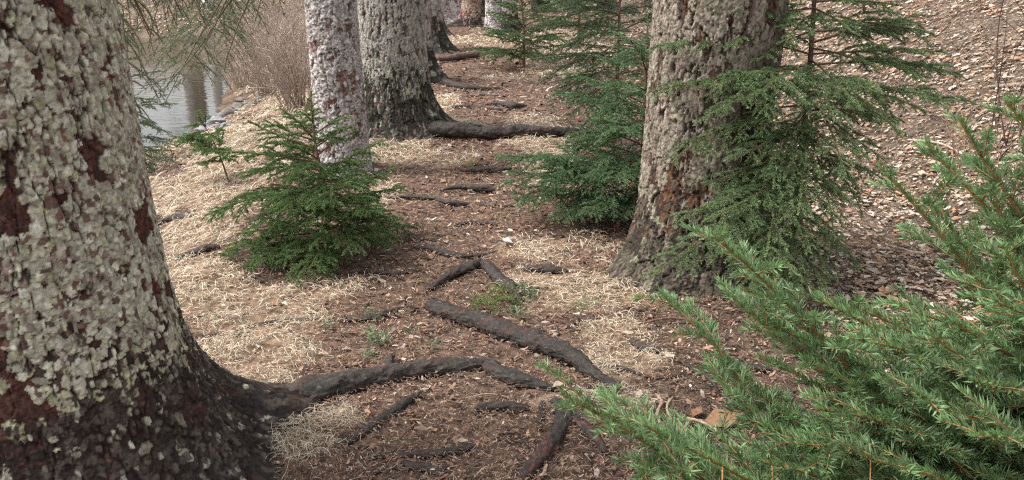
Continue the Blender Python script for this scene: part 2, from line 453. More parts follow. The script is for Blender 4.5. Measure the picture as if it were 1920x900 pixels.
def root_geo(pts, seed, sink=0.25, step=0.008, ns=36, tone=(0.036, 0.030, 0.025), knob=0.15, tint=(0.066, 0.037, 0.029), flat=0.8, follow=True):
    """pts: rows of x, y, radius[, lift]"""
    rng = np.random.default_rng(seed)
    pts = np.asarray(pts, float)
    if pts.shape[1] == 3: pts = np.c_[pts, np.zeros(len(pts))]
    L = np.linalg.norm(np.diff(pts[:, :2], axis=0), axis=1).sum()
    n = max(12, int(L / step))
    S = spline(np.c_[pts[:, :2], pts[:, 2:4]], n)
    t = np.linspace(0, 1, n); arc = t * L
    z = terrain(S[:, 0], S[:, 1], fine=False)
    wig = 0.25 * S[:, 2].mean()
    S[:, 0] += wig * 1.2 * (fbm(arc * 9, arc * 0 + seed, seed, 3) - 0.5); S[:, 1] += wig * 1.2 * (fbm(arc * 9, arc * 0 + seed + 50, seed, 3) - 0.5)
    rad = np.maximum(S[:, 2], 0.002) * (1 + 0.35 * (fbm(arc * 7, arc * 0 + seed + 9, seed + 1, 3) - 0.5))
    cz = z + rad * (flat - 2 * (sink + (0.08 if sink > 0.1 else 0)) * flat) + S[:, 3] + 0.008
    T = norm(np.gradient(np.c_[S[:, :2], cz], axis=0))
    side = norm(np.cross(T, np.array([0, 0, 1.0]))); up = np.cross(side, T)
    th = -math.pi / 2 + np.arange(ns) * 2 * math.pi / ns
    A, TH = np.meshgrid(arc, th, indexing='ij')
    SS = (TH + 2) * rad.mean()
    cx, sx = np.cos(TH), np.sin(TH)
    q = rad.mean() + 0.01
    n1 = fbm(A / q * 0.9 + cx * 1.3 + seed, sx * 1.3 + 7, seed, 3) - 0.5
    n2 = fbm(A * 38 + seed, SS * 55 + 3, seed + 2, 3) - 0.5
    n3 = np.abs(fbm(A * 75, SS * 95, seed + 5, 3) - 0.5) * 1.6 - 0.2
    endt = np.minimum(1, np.minimum(arc / (rad * 2.2), (L - arc) / (rad * 3.5)))
    endt = np.sqrt(np.clip(1 - (1 - endt) ** 2, 0.0004, 1))
    Rr = rad[:, None] * endt[:, None] * (1 + knob * 3.0 * n1) + (0.014 * n2 + 0.016 * n3) * np.minimum(1, rad / 0.03)[:, None] * endt[:, None]
    V = np.c_[S[:, :2], cz][:, None] + Rr[..., None] * (cx[..., None] * side[:, None] + flat * sx[..., None] * up[:, None])
    C = np.array(tone) * (0.7 + 1.1 * (n2 + 0.5))[..., None]
    C = mixc(C, np.array(tint), sstep(0.06, 0.18, n1 + 0.5 * n3) * 0.8)
    sp = sstep(0.24, 0.34, n3 + 0.2 * n2)
    C = mixc(C, np.array([0.16, 0.15, 0.13]), sp * 0.6)
    return V.reshape(-1, 3), grid_faces(n, ns), C.reshape(-1, 3)

def pxroot(L):                                               # pixel, pixel, half thickness in pixels [, lift]
    out = []
    for e in L:
        g = G(e[0], e[1]); out.append((g[0], g[1], e[2] * depth_of(g) / F, e[3] if len(e) > 3 else 0.0))
    return out

def root_thing(L, label, seed, group=None, name="exposed_root", cat="root", extra=(), **k):
    pts = pxroot(L); o = np.array([pts[0][0], pts[0][1], float(terrain(pts[0][0], pts[0][1]))])
    if not extra:
        V, Fq, C = root_geo(pts, seed, **k)
        return tag(mesh_np(name, V, Fq, M_WETBARK, o, None, C), label, cat, group)
    t = thing(name, o, label, cat, group)
    V, Fq, C = root_geo(pts, seed, **k); mesh_np("main_root", V, Fq, M_WETBARK, o, t, C)
    for i, e in enumerate(extra):
        V, Fq, C = root_geo(pxroot(e), seed + 31 + i, **k); mesh_np("side_root", V, Fq, M_WETBARK, o, t, C)
    return t

def root_part(tree, base, pts, seed, **k):
    V, Fq, C = root_geo(pts, seed, **k)
    return mesh_np("root", V, Fq, M_WETBARK, base, tree, C)

def at_ground(px, py):
    g = G(px, py); return np.array([g[0], g[1], float(terrain(g[0], g[1], fine=False))])

ROW = "mature spruces lining the path"
# nearest tree
b1 = np.array([-1.36, 2.04, 0.0])
_g = G(560, 745); AZ1 = math.atan2(_g[1] - b1[1], _g[0] - b1[0]); RD1 = math.hypot(_g[1] - b1[1], _g[0] - b1[0])
t1 = thing("spruce_tree", b1, "huge scaly grey and red barked spruce nearest the viewer, thick root reaching over the path", "tree", ROW)
spruce_trunk(t1, b1, 0.375, 1.75, 9.0, 0.0032, 0.0130, 0.0160, PAL_A, 11, flare=0.15, taper=0.05, cover=3.6,
             lobes=[(AZ1, RD1 - 0.43, 0.165, 0.32), (-0.1, 0.14, 0.25, 0.6), (-0.75, 0.16, 0.20, 0.35), (-1.8, 0.14, 0.2, 0.4), (2.4, 0.25, 0.2, 0.4), (1.3, 0.1, 0.25, 0.3)])
g0 = b1[:2] + 0.40 * np.array([math.cos(AZ1), math.sin(AZ1)]); print('AZ1', AZ1, RD1)
rp = [(g0[0], g0[1], 0.03, -0.03)] + pxroot([(530, 752, 26, -0.02), (600, 739, 28, -0.005), (650, 729, 25), (700, 718, 21), (780, 704, 18), (850, 696, 17), (915, 693, 12), (940, 694, 6)])
root_part(t1, b1, rp, 5, sink=0.28, ns=64)
rp = [(g0[0] - .20, g0[1] - .42, 0.07, 0.0)] + pxroot([(420, 910, 30), (480, 935, 18), (560, 960, 8)])
root_part(t1, b1, rp, 6, sink=0.3, ns=48)

# slim tree beyond the little spruce
b2 = at_ground(648, 318)
t2 = thing("spruce_tree", b2, "slim pale pinkish trunk with rust red peeled spots, beside the big grey trunk", "tree", ROW)
spruce_trunk(t2, b2, 0.172, 2.1, 9.5, 0.0058, 0.015, 0.022, PAL_C, 12, flare=0.02, lean=(-0.02, 0), taper=0.02)
# big middle tree
b3 = at_ground(745, 246)
t3 = thing("spruce_tree", b3, "big grey furrowed spruce with blackened base and a long root lying across the path", "tree", ROW)
spruce_trunk(t3, b3, 0.305, 2.1, 10.0, 0.0070, 0.011, 0.036, PAL_B, 13, flare=0.11, taper=0.05,
             lobes=[(-0.2, 0.42, 0.15, 0.34), (-1.5, 0.10, 0.2, 0.4), (3.0, 0.12, 0.2, 0.4), (-0.9, 0.13, 0.12, 0.3)])
rp = [(b3[0] + 0.22, b3[1] - 0.06, 0.05, -0.02)] + pxroot([(830, 258, 19), (900, 262, 15), (980, 259, 14), (1050, 256, 11), (1090, 252, 6)])
root_part(t3, b3, rp, 7, sink=0.0, ns=40)
rp = [(b3[0] + 0.2, b3[1] + 0.1, 0.05, 0.02)] + pxroot([(850, 232, 6), (885, 236, 6), (925, 243, 3)])
root_part(t3, b3, rp, 8, sink=0.2, ns=20, tone=(0.17, 0.155, 0.10), tint=(0.2, 0.17, 0.12))
# right tree
bR = at_ground(1306, 500)
tR = thing("spruce_tree", bR, "broad brown barked spruce rising among young spruces, dark scar low on its trunk", "tree", ROW)
spruce_trunk(tR, bR, 0.315, 2.0, 9.5, 0.0048, 0.0095, 0.027, PAL_D, 14, flare=0.06, lean=(0.005, 0), taper=0.03,
             lobes=[(3.4, 0.13, 0.17, 0.4), (-1.3, 0.06, 0.2, 0.4), (-2.2, 0.08, 0.14, 0.25), (0.2, 0.15, 0.2, 0.4)], scar=(-0.75, 0.75, 0.5, 0.32, 0.07))
rp = [(bR[0] - 0.22, bR[1] - 0.12, 0.08, 0.0)] + pxroot([(1170, 505, 18), (1140, 512, 8)])
root_part(tR, bR, rp, 9, sink=0.3, ns=32)
# trees further along the path
def far_tree(px, py, R, pal, label, seed, lobes=((-0.2, 0.25, 0.2, 0.4),), fl=0.06, res=0.014, roots=()):
    b = at_ground(px, py)
    t = thing("spruce_tree", b, label, "tree", ROW)
    spruce_trunk(t, b, R, 2.6, 11.0, res, 0.024, 0.04, pal, seed, flare=fl, lobes=lobes, taper=0.03, cover=4)
    for i, r in enumerate(roots): root_part(t, b, [(b[0] + R * 0.7, b[1] - 0.05, 0.11, 0.0)] + pxroot(r), seed + 40 + i, sink=0.2, ns=20, step=0.02)
    return t
far_tree(768, 152, 0.31, PAL_B, "grey spruce half hidden behind the big grey trunk, dark root curving out beside it", 21, roots=([(815, 150, 10), (850, 163, 8), (890, 168, 5), (945, 168, 2)],))
far_tree(800, 98, 0.30, PAL_B, "grey spruce with spreading root claws just before the thin fallen log", 22, lobes=((-0.2, 0.35, 0.22, 0.3), (-1.0, 0.25, 0.2, 0.3)), roots=([(840, 98, 4), (865, 106, 2)],))
far_tree(827, 40, 0.18, PAL_C, "distant pale spruce trunk standing nearest to the pond side of the path end", 23)
far_tree(850, 38, 0.17, PAL_W, "distant whitish trunk between a pale trunk and the rusty brown trunk", 24)
far_tree(884, 48, 0.22, PAL_R, "distant rusty brown spruce trunk with flared foot at the bend of the path", 25, lobes=((3.3, 0.4, 0.15, 0.3),))
far_tree(925, 54, 0.185, PAL_W, "distant silvery white trunk to the right of the rusty brown trunk", 26, fl=0.05)
far_tree(955, 62, 0.17, PAL_B, "distant dark grey trunk partly behind the small spruce by the path", 27)
far_tree(1075, 20, 0.24, PAL_C, "distant pale trunk showing above the small spruce, farthest along the slope foot", 28)
far_tree(866, 26, 0.15, PAL_C, "farthest faint trunk at the end of the path", 29)

far_tree(812, 66, 0.22, PAL_B, "grey spruce between the clawed root tree and the distant pale trunks, mostly hidden", 30)
far_tree(838, 30, 0.13, PAL_D, "thin dark trunk in the gap between the two distant pale trunks on the pond side", 31)
far_tree(905, 30, 0.14, PAL_D, "thin brownish trunk behind the gap of rusty brown and silvery white trunks", 32)
far_tree(1012, 22, 0.22, PAL_B, "distant grey trunk above the yellowish green young spruce", 33)
far_tree(1135, 18, 0.22, PAL_B, "distant grey trunk behind the tall dark green spruce", 34)

# ------------------------------------------------------------------ exposed roots, log, sticks
RG = "bare roots crossing the path"
root_thing([(800, 577, 14), (830, 588, 17), (900, 614, 20), (970, 640, 22), (1030, 662, 22), (1075, 686, 18), (1110, 710, 12), (1160, 735, 9)],
           "longest thick dark log-like root slanting across the middle of the path", 101, RG, sink=0.12, ns=56, knob=0.10)
root_thing([(905, 693, 12), (945, 710, 16), (985, 722, 15), (1030, 732, 9), (1060, 738, 4)], "knobbly grey root continuing the near tree's root, curly straw at its end", 102, RG, sink=0.15)
root_thing([(620, 845, 7), (670, 820, 9), (720, 788, 10), (765, 758, 9), (795, 738, 5)], "thin straight dark root pointing away from the near tree, below its thick root", 103, RG, sink=0.12)
root_thing([(665, 858, 5), (720, 857, 7), (790, 858, 8), (840, 852, 9), (895, 842, 6)], "low flat dark root with a lump, parallel to the lower edge of the path", 104, RG, sink=0.12)
root_thing([(755, 872, 7), (790, 884, 10), (850, 893, 8)], "stubby black root nub lowest on the bare path", 105, RG, sink=0.12)
root_thing([(888, 773, 8), (930, 768, 10), (970, 771, 10), (1000, 768, 6)], "short level dark root beside a red speck, left of the forked root", 106, RG, sink=0.12)
root_thing([(1035, 750, 12), (1055, 775, 16), (1052, 805, 15), (1030, 845, 15), (1000, 880, 12), (975, 905, 8)],
           "reddish forked root splitting into legs, beside the low green bough", 107, RG, extra=[[(1058, 770, 13), (1090, 800, 11), (1120, 835, 10), (1135, 858, 6)]], sink=0.12, tint=(0.13, 0.05, 0.04))
root_thing([(1018, 752, 6), (1014, 780, 8), (1008, 808, 5)], "short upright finger of root next to the forked root", 108, RG, sink=0.2)
root_thing([(770, 465, 5), (810, 470, 9), (850, 480, 9), (895, 482, 5), (935, 470, 3)], "black root lying across the path just beyond the small forked roots", 109, RG, sink=0.12)
root_thing([(905, 490, 6), (880, 510, 10), (850, 522, 10), (815, 540, 6), (795, 550, 3)], "dark red root bending towards the small spruce beside the pale trunk", 110, RG, sink=0.12)
root_thing([(895, 495, 6), (915, 508, 11), (935, 530, 12), (960, 548, 11), (978, 575, 6)], "crooked dark root ending at the bright green fallen sprig", 111, RG, sink=0.12)
root_thing([(975, 506, 5), (1010, 509, 9), (1045, 512, 8), (1068, 512, 3)], "smooth black root hump in straw before the broad brown trunk", 112, RG, sink=0.12)
root_thing([(830, 362, 3), (865, 358, 6), (900, 361, 8), (930, 363, 5)], "dark flat root step on the path, level with the middle spruces", 113, RG, sink=0.12)
root_thing([(815, 380, 4), (845, 386, 6), (880, 388, 4)], "short dark root just below the dark root step", 114, RG, sink=0.12)
root_thing([(890, 384, 3), (930, 386, 5), (965, 388, 3)], "bluish black root piece beside the drooping spruce boughs", 115, RG, sink=0.35)
root_thing([(865, 326, 3), (900, 324, 7), (940, 322, 6), (960, 318, 3)], "brown root stub by a mossy yellow chunk on the path", 116, RG, sink=0.3)
root_thing([(920, 196, 3), (945, 200, 7), (965, 203, 8), (985, 200, 4)], "gnarled dark root clump farther up the path", 117, RG, sink=0.2, step=0.012)
root_thing([(845, 205, 2), (880, 203, 4), (930, 206, 3), (960, 208, 2)], "thin dark root line left of the gnarled clump", 118, RG, sink=0.3, step=0.012)
root_thing([(870, 182, 2), (910, 179, 3), (950, 181, 2)], "thin pale root line beyond the gnarled clump", 119, RG, sink=0.3, step=0.012, tone=(0.16, 0.13, 0.11))
root_thing([(290, 424, 4), (325, 416, 8), (362, 412, 5)], "dark flat root on the straw slope behind the nearest trunk", 120, RG, sink=0.12)
root_thing([(315, 497, 5), (350, 486, 8), (390, 473, 9), (415, 468, 5)], "dark root running from the nearest trunk towards the small spruce", 121, RG, sink=0.12)
root_thing([(440, 622, 3), (500, 612, 5), (560, 604, 5), (615, 599, 3)], "long thin brown root lying in the straw beside the nearest trunk", 122, RG, sink=0.35)
root_thing([(428, 635, 4), (450, 631, 8), (478, 630, 4)], "small black root knot in the straw beside the nearest trunk", 123, RG, sink=0.3)
root_thing([(725, 700, 7), (732, 680, 8), (740, 672, 5)], "small brown stub poking up before the near tree's thick root", 124, RG, sink=0.1)
root_thing([(640, 602, 3), (690, 603, 6), (730, 590, 7), (760, 580, 3)], "grey root half buried in litter, with a green sprig on it", 125, RG, sink=0.3)
root_thing([(1330, 700, 4), (1370, 690, 8), (1420, 695, 8), (1450, 700, 4)], "black rotten root piece in the dark litter before the big boughs", 126, RG, sink=0.3)
root_thing([(700, 375, 2), (770, 374, 4), (830, 378, 3)], "thin root along the litter between small spruce and root step", 127, RG, sink=0.35)
root_thing([(1180, 640, 4), (1200, 655, 10), (1235, 662, 8), (1250, 668, 3)], "lumpy dark reddish root in straw below the broad brown trunk", 128, RG, sink=0.35)
root_thing([(745, 456, 3), (780, 452, 4), (830, 455, 3)], "faint dark root beside the small spruce's right edge", 129, RG, sink=0.4)
for i, (L_, lab) in enumerate([
    ([(1085, 745, 2), (1110, 770, 4), (1150, 790, 4), (1180, 830, 2)], "thin dark rootlet between the forked root and the low bough"),
    ([(930, 820, 2), (960, 812, 4), (985, 830, 3), (990, 850, 2)], "thin bent rootlet touching the forked root's long leg"),
    ([(690, 895, 3), (730, 880, 5), (770, 885, 4)], "dark rootlet at the lower edge of the bare path, beside the black nub"),
    ([(830, 838, 3), (850, 846, 8), (872, 840, 4)], "knuckle-like root bump above the black root nub"),
    ([(650, 520, 2), (690, 512, 4), (740, 517, 4), (790, 508, 2)], "thin grey rootlet in litter under the bushy low spruce's edge"),
    ([(960, 640, 2), (1000, 625, 4), (1050, 618, 4), (1090, 600, 2)], "thin rootlet running beyond the longest root into straw"),
    ([(1120, 690, 2), (1170, 700, 4), (1230, 712, 3), (1280, 705, 2)], "thin dark rootlet across straw beside the longest root's thin end"),
    ([(850, 425, 2), (890, 420, 4), (940, 424, 3)], "low rootlet across the path below the bluish black root piece"),
    ([(700, 470, 2), (720, 505, 3), (760, 530, 2)], "thin rootlet running down the path from the bushy low spruce"),
    ([(1250, 660, 2), (1290, 690, 5), (1330, 720, 4), (1345, 745, 2)], "dark rootlet buried in litter beside the tall open spruce's shade")]):
    root_thing(L_, lab, 160 + i, RG, sink=0.25, ns=20, tint=(0.10, 0.05, 0.04))
root_thing([(812, 119, 5), (850, 115, 6), (905, 109, 6)], "smooth straight brown fallen log lying across the far path", 130, None, name="fallen_log", cat="log", sink=-0.1, knob=0.03, step=0.02, tone=(0.10, 0.065, 0.055), tint=(0.13, 0.09, 0.075), flat=1.0)
root_thing([(1640, 470, 3), (1700, 478, 5), (1740, 482, 4)], "pale broken branch on the leaf litter of the slope", 131, None, name="fallen_branch", cat="branch", sink=0, knob=0.04, tone=(0.34, 0.27, 0.19), tint=(0.36, 0.29, 0.2), flat=1.0, ns=12)
root_thing([(1850, 168, 2), (1890, 166, 4), (1960, 162, 4)], "grey brown branch lying on the upper slope", 132, None, name="fallen_branch", cat="branch", sink=0, knob=0.04, tone=(0.26, 0.20, 0.16), tint=(0.28, 0.22, 0.17), flat=1.0, ns=10)
SG = "pale sticks in the dark litter"
def stick(L, label, seed, tone=(0.36, 0.27, 0.17), lift=0.012, grp=SG):
    root_thing([(e[0], e[1], e[2], lift * (1 if 0 < i < len(L) - 1 else 0.3)) for i, e in enumerate(L)], label, seed, grp, name="stick", cat="stick", sink=0, knob=0.03, tone=tone, tint=tone, flat=1.0, ns=8, step=0.006)
stick([(1260, 790, 2), (1310, 808, 2.6), (1360, 838, 2.6), (1405, 870, 2)], "long pale curved stick between the low bough and the big boughs", 141)
stick([(1228, 745, 2), (1240, 765, 3), (1232, 790, 3), (1245, 828, 3)], "short pinkish crooked stick beside the low bough tip", 142, (0.33, 0.22, 0.17))
stick([(1262, 752, 2), (1250, 775, 2.5), (1262, 800, 2.5), (1320, 800, 2)], "thin crooked tan stick curling by the torn brown leaf", 143)
stick([(960, 748, 1), (915, 748, 1.5), (870, 755, 1)], "straw coloured straight stick above the level root", 144)
stick([(345, 540, 1.2), (400, 520, 1.8), (430, 527, 1.2)], "thin pale stick in straw beside the nearest trunk", 145)
stick([(1190, 620, 1.5), (1260, 612, 2.4), (1340, 615, 2)], "brown stick in straw running to the dark litter", 146, (0.14, 0.085, 0.06))
stick([(1650, 420, 1.5), (1690, 405, 2.5), (1740, 410, 1.5)], "bleached curved stick on the leafy slope above the boughs", 147, (0.48, 0.42, 0.34))
stick([(1700, 265, 1.5), (1760, 275, 2), (1810, 300, 2)], "thin bleached stick arching on the upper leafy slope", 148, (0.45, 0.38, 0.3))
stick([(920, 880, 1), (905, 890, 1.5), (885, 905, 1)], "short pale twig at the foot of the bare path", 149)
stick([(445, 253, 1), (490, 245, 2), (530, 238, 1)], "dark twig on the straw bank near the shore stones", 150, (0.12, 0.09, 0.07))
stick([(1010, 335, 1), (1035, 375, 1.6), (1075, 438, 1)], "slender yellowish stalk leaning in the middle spruce boughs", 151, (0.42, 0.36, 0.2), lift=0.16)

# ------------------------------------------------------------------ young spruces
G_OLD, G_MID, G_NEW = np.array([0.115, 0.180, 0.072]), np.array([0.170, 0.290, 0.100]), np.array([0.235, 0.385, 0.125])

def needles(Pts, dens, ln, wd, rng, c0, c1, t0=0.0):
    N, K, _ = Pts.shape
    seg = np.linalg.norm(np.diff(Pts, axis=1), axis=2); L = seg.sum(1)
    t0 = np.broadcast_to(np.asarray(t0, float), (N,))
    cnt = np.maximum(3, (L * (1 - t0) * dens).astype(int))
    idx = np.repeat(np.arange(N), cnt); M = len(idx)
    t = t0[idx] + (1 - t0[idx]) * rng.random(M) ** 0.95
    f = t * (K - 1); i = np.minimum(f.astype(int), K - 2); u = (f - i)[:, None]
    A, B = Pts[idx, i], Pts[idx, i + 1]
    p = A + (B - A) * u; T = norm(B - A)
    S = norm(np.cross(T, np.array([0.02, 0.03, 1.0]))); U = np.cross(S, T)
    ph = (math.pi / 2 + rng.choice([-1.0, 1.0], M) * np.abs(rng.normal(0.95, 0.75, M)))[:, None]
    rad = np.cos(ph) * S + np.sin(ph) * U
    a = (rng.uniform(0.65, 1.15, M) * (1 - 0.45 * t ** 6))[:, None]
    D = norm(T * np.cos(a) + rad * np.sin(a) + 0.08 * rng.standard_normal((M, 3)))
    l = (ln * rng.uniform(0.55, 1.15, M) * (1 - 0.25 * t))[:, None]
    Q = norm(np.cross(D, rng.standard_normal((M, 3)))) * (wd * 0.5)
    mid = p + D * l * 0.45
    V = np.stack([p, mid + Q, p + D * l, mid - Q], 1).reshape(-1, 3)
    Fq = np.arange(M * 4).reshape(M, 4)
    tw = rng.random(N)
    k = np.clip(0.15 + 0.75 * t ** 2 * (0.4 + 0.9 * tw[idx]) + 0.18 * rng.standard_normal(M), 0, 1)[:, None]
    c = (c0[idx] if c0.ndim == 2 else c0) * (1 - k) + c1 * k
    c = c * (0.75 + 0.5 * rng.random(M))[:, None]
    yl = (rng.random(M) < 0.02 + 0.10 * (rng.random(N) < .12)[idx])[:, None]
    c = np.where(yl, np.array([0.22, 0.15, 0.06]) * (0.6 + 0.6 * rng.random(M))[:, None], c)
    return V, Fq, np.repeat(c, 4, 0)

def bez(p0, p1, p2, K):
    t = np.linspace(0, 1, K)[None, :, None]
    return (1 - t) ** 2 * p0[:, None] + 2 * t * (1 - t) * p1[:, None] + t * t * p2[:, None]

def shoots(Pm, rng, spacing, lmax, ang, droop, tstart, K=5, flat=0.25, lmin=0.02, power=0.75):
    """side shoots left and right of every axis in Pm (N,K,3)"""
    N, KK, _ = Pm.shape
    L = np.linalg.norm(np.diff(Pm, axis=1), axis=2).sum(1)
    cnt = np.maximum(1, (L * (1 - tstart) / spacing).astype(int))
    idx = np.repeat(np.arange(N), cnt); M = len(idx)
    off = np.arange(M) - np.repeat(np.cumsum(cnt) - cnt, cnt)
    t = tstart + (1 - tstart) * (off + 0.5 + rng.uniform(-0.3, 0.3, M)) / cnt[idx]
    t = np.clip(t, 0, 0.97)
    f = t * (KK - 1); i = np.minimum(f.astype(int), KK - 2); u = (f - i)[:, None]
    A, B = Pm[idx, i], Pm[idx, i + 1]
    p = A + (B - A) * u; T = norm(B - A)
    S = norm(np.cross(T, np.array([0.02, 0.05, 1.0]))); U = np.cross(S, T)
    sg = np.where(off % 2 == 0, 1.0, -1.0)
    lat = norm(S * sg[:, None] + U * rng.normal(0.05, flat, M)[:, None])
    a = np.radians(ang + rng.normal(0, 9, M))[:, None]
    D = norm(T * np.cos(a) + lat * np.sin(a))
    l = np.broadcast_to(np.asarray(lmax, float), (N,))[idx] * (1.02 - t) ** power * rng.uniform(0.5, 1.2, M) + lmin
    l = l[:, None]
    dn = np.array([0, 0, -1.0])
    p2 = p + D * l + dn * l * droop * rng.uniform(0.2, 1.3, M)[:, None]
    p1 = p + D * l * 0.5 + np.array([0, 0, 1.0]) * l * 0.06
    return bez(p, p1, p2, K), t

def bough(p0, tip, rng, sag=0.0, twig=0.40, droop=0.25, dens=900, ln=0.014, wd=0.0013, rad=0.006, bare=0.2, spacing=0.034, sub=0.022, c=(G_OLD, G_MID, G_NEW), wood=(0.13, 0.075, 0.045), subs=True, ns=5):
    p0 = np.asarray(p0, float); tip = np.asarray(tip, float)
    L = np.linalg.norm(tip - p0)
    mid = (p0 + tip) / 2 + np.array([0, 0, sag * L]) + rng.normal(0, 0.04 * L, 3)
    main = bez(p0[None], mid[None], tip[None], 12)
    main = main + np.cumsum(rng.normal(0, 0.004 * L, main.shape), 1) * np.linspace(0, 1, 12)[None, :, None]
    tw, tt = shoots(main, rng, spacing, twig * L, 48, droop, bare, K=6)
    r0 = np.linspace(rad, rad * 0.3, 12)[None]
    wb = Bag(); V, Fq = tubes(main, r0, ns); wb.add(V, Fq, np.array(wood) * np.repeat(rng.uniform(0.7, 1.3, 12), ns)[:, None])
    lt = np.linalg.norm(np.diff(tw, axis=1), axis=2).sum(1)
    V, Fq = tubes(tw, np.repeat(np.linspace(1, 0.5, 6)[None], len(tw), 0) * rad * 0.32, 3); wb.add(V, Fq, np.array(wood) * 1.15)
    nb = Bag()
    nb.add(*needles(main, dens, ln, wd, rng, c[0], c[2], min(0.9, bare + 0.2)))
    live = rng.random(len(tw)) > 0.07
    if live.sum() < 2: live[:] = True
    tw_l, lt_l = tw[live], lt[live]
    nb.add(*needles(tw_l, dens, ln, wd, rng, c[0], (c[1] + c[2]) / 2, 0.08))
    if subs:
        big = tw_l[lt_l > 0.06 * (ln / 0.014)]
        if len(big):
            lb = np.linalg.norm(np.diff(big, axis=1), axis=2).sum(1)
            st, _ = shoots(big, rng, sub, 0.42 * lb, 45, droop * 1.2, 0.15, K=4, flat=0.35, lmin=0.012)
            V, Fq = tubes(st, np.repeat(np.linspace(1, 0.5, 4)[None], len(st), 0) * rad * 0.2, 3); wb.add(V, Fq, np.array(wood) * 1.2)
            nb.add(*needles(st, dens, ln, wd, rng, c[0], c[1], 0.0))
    return wb, nb

def stem(t, base, pts, radii, origin, tone=(0.15, 0.085, 0.06), name="trunk", rng=None):
    S = spline(np.c_[np.asarray(pts, float), np.asarray(radii)[:, None]], 40)
    V, Fq = tubes(S[None, :, :3], S[None, :, 3], 9)
    r = np.random.default_rng(int(abs(S[0, 0]) * 1000) + 3)
    C = np.array(tone) * np.repeat(r.uniform(0.6, 1.3, 40), 9)[:, None] * r.uniform(0.8, 1.2, 360)[:, None]
    return mesh_np(name, V, Fq, M_BARK, origin, t, C)

def on_stem(pts, frac):
    S = spline(np.asarray(pts, float), 60); i = frac * 59; k = min(int(i), 58)
    return S[k] * (1 - (i - k)) + S[k + 1] * (i - k)

def add_bough(t, origin, p0, tip, rng, **k):
    w, n = bough(p0, tip, rng, **k)
    b = w.build("branch", M_TWIG, origin, t)
    n.build("foliage", M_NEEDLE, origin, b, smooth=False)

SGR = "young spruces beside the path"
def sapling(label, base, stempts, r0, tips=(), auto=None, seed=0, lead=True, **k):
    """tips: (stem fraction, end point, sag); auto: (n, f0, f1, len at f0, len at f1, rise at f0, rise at f1)"""
    rng = np.random.default_rng(seed)
    base = np.asarray(base, float)
    t = thing("young_spruce", base, label, "young tree", SGR)
    n = len(stempts)
    stem(t, base, stempts, np.linspace(r0, r0 * 0.25, n), base)
    for fr, tip, sag in tips: add_bough(t, base, on_stem(stempts, fr), tip, rng, sag=sag, **k)
    if auto:
        for na, f0, f1, l0, l1, e0, e1 in auto:
            az = rng.uniform(0, 6.28)
            for i in range(na):
                q = (i + 0.5) / na; az += 2.4 + rng.normal(0, 0.25)
                fr = f0 + (f1 - f0) * q; L = (l0 + (l1 - l0) * q) * rng.uniform(0.75, 1.15); e = e0 + (e1 - e0) * q + rng.normal(0, 0.08)
                p0 = on_stem(stempts, fr)
                tip = p0 + L * np.array([math.cos(az) * math.cos(e), math.sin(az) * math.cos(e), math.sin(e)])
                tip[2] = max(tip[2], float(terrain(tip[0], tip[1])) + 0.03)
                add_bough(t, base, p0, tip, rng, sag=0.08, **k)
    if lead: add_bough(t, base, on_stem(stempts, 0.80), np.asarray(stempts[-1]) + np.array([0, 0, 0.05]), rng, bare=0.05, twig=0.3, **{q: v for q, v in k.items() if q not in ('bare', 'twig')})
    return t

# A: beside the slim tree
bA = at_ground(612, 470); dA = depth_of(bA)
top = P(583, 190, dA)
sA = [bA - [0, 0, .05], bA + (top - bA) * 0.35 + [0.03, 0, 0], bA + (top - bA) * 0.7, top]
TA = [(0.60, P(418, 285, dA - 0.1), 0.06), (0.70, P(470, 232, dA + 0.1), 0.0), (0.75, P(500, 226, dA - .15), -0.02), (0.72, P(640, 238, dA - 0.2), 0.05), (0.45, P(385, 405, dA - 0.15), 0.10),
      (0.55, P(440, 330, dA + 0.15), 0.08), (0.42, P(745, 312, dA + 0.1), -0.08), (0.5, P(690, 300, dA - .25), 0.05), (0.28, P(750, 415, dA - 0.1), 0.12), (0.18, P(742, 462, dA - 0.3), 0.2),
      (0.15, P(415, 480, dA - 0.3), 0.16), (0.12, P(455, 500, dA - 0.45), 0.15), (0.10, P(560, 530, dA - 0.55), 0.2), (0.2, P(660, 478, dA - 0.5), 0.2), (0.45, P(520, 395, dA - 0.55), 0.12),
      (0.5, P(620, 380, dA - 0.6), 0.12), (0.55, P(560, 320, dA - 0.5), 0.1), (0.35, P(470, 430, dA - .4), 0.1), (0.35, P(690, 400, dA - .45), 0.12), (0.3, P(600, 430, dA - .5), 0.15)]
sapling("bushy low spruce with leaning leader, growing in front of the slim pale trunk", bA, sA, 0.016, TA, [(30, 0.06, 0.85, 0.56, 0.26, -0.02, 0.5)], 51, dens=1800, wd=0.0027, ln=0.0155, rad=0.0055, droop=0.28, spacing=0.029, sub=0.024, twig=0.48)

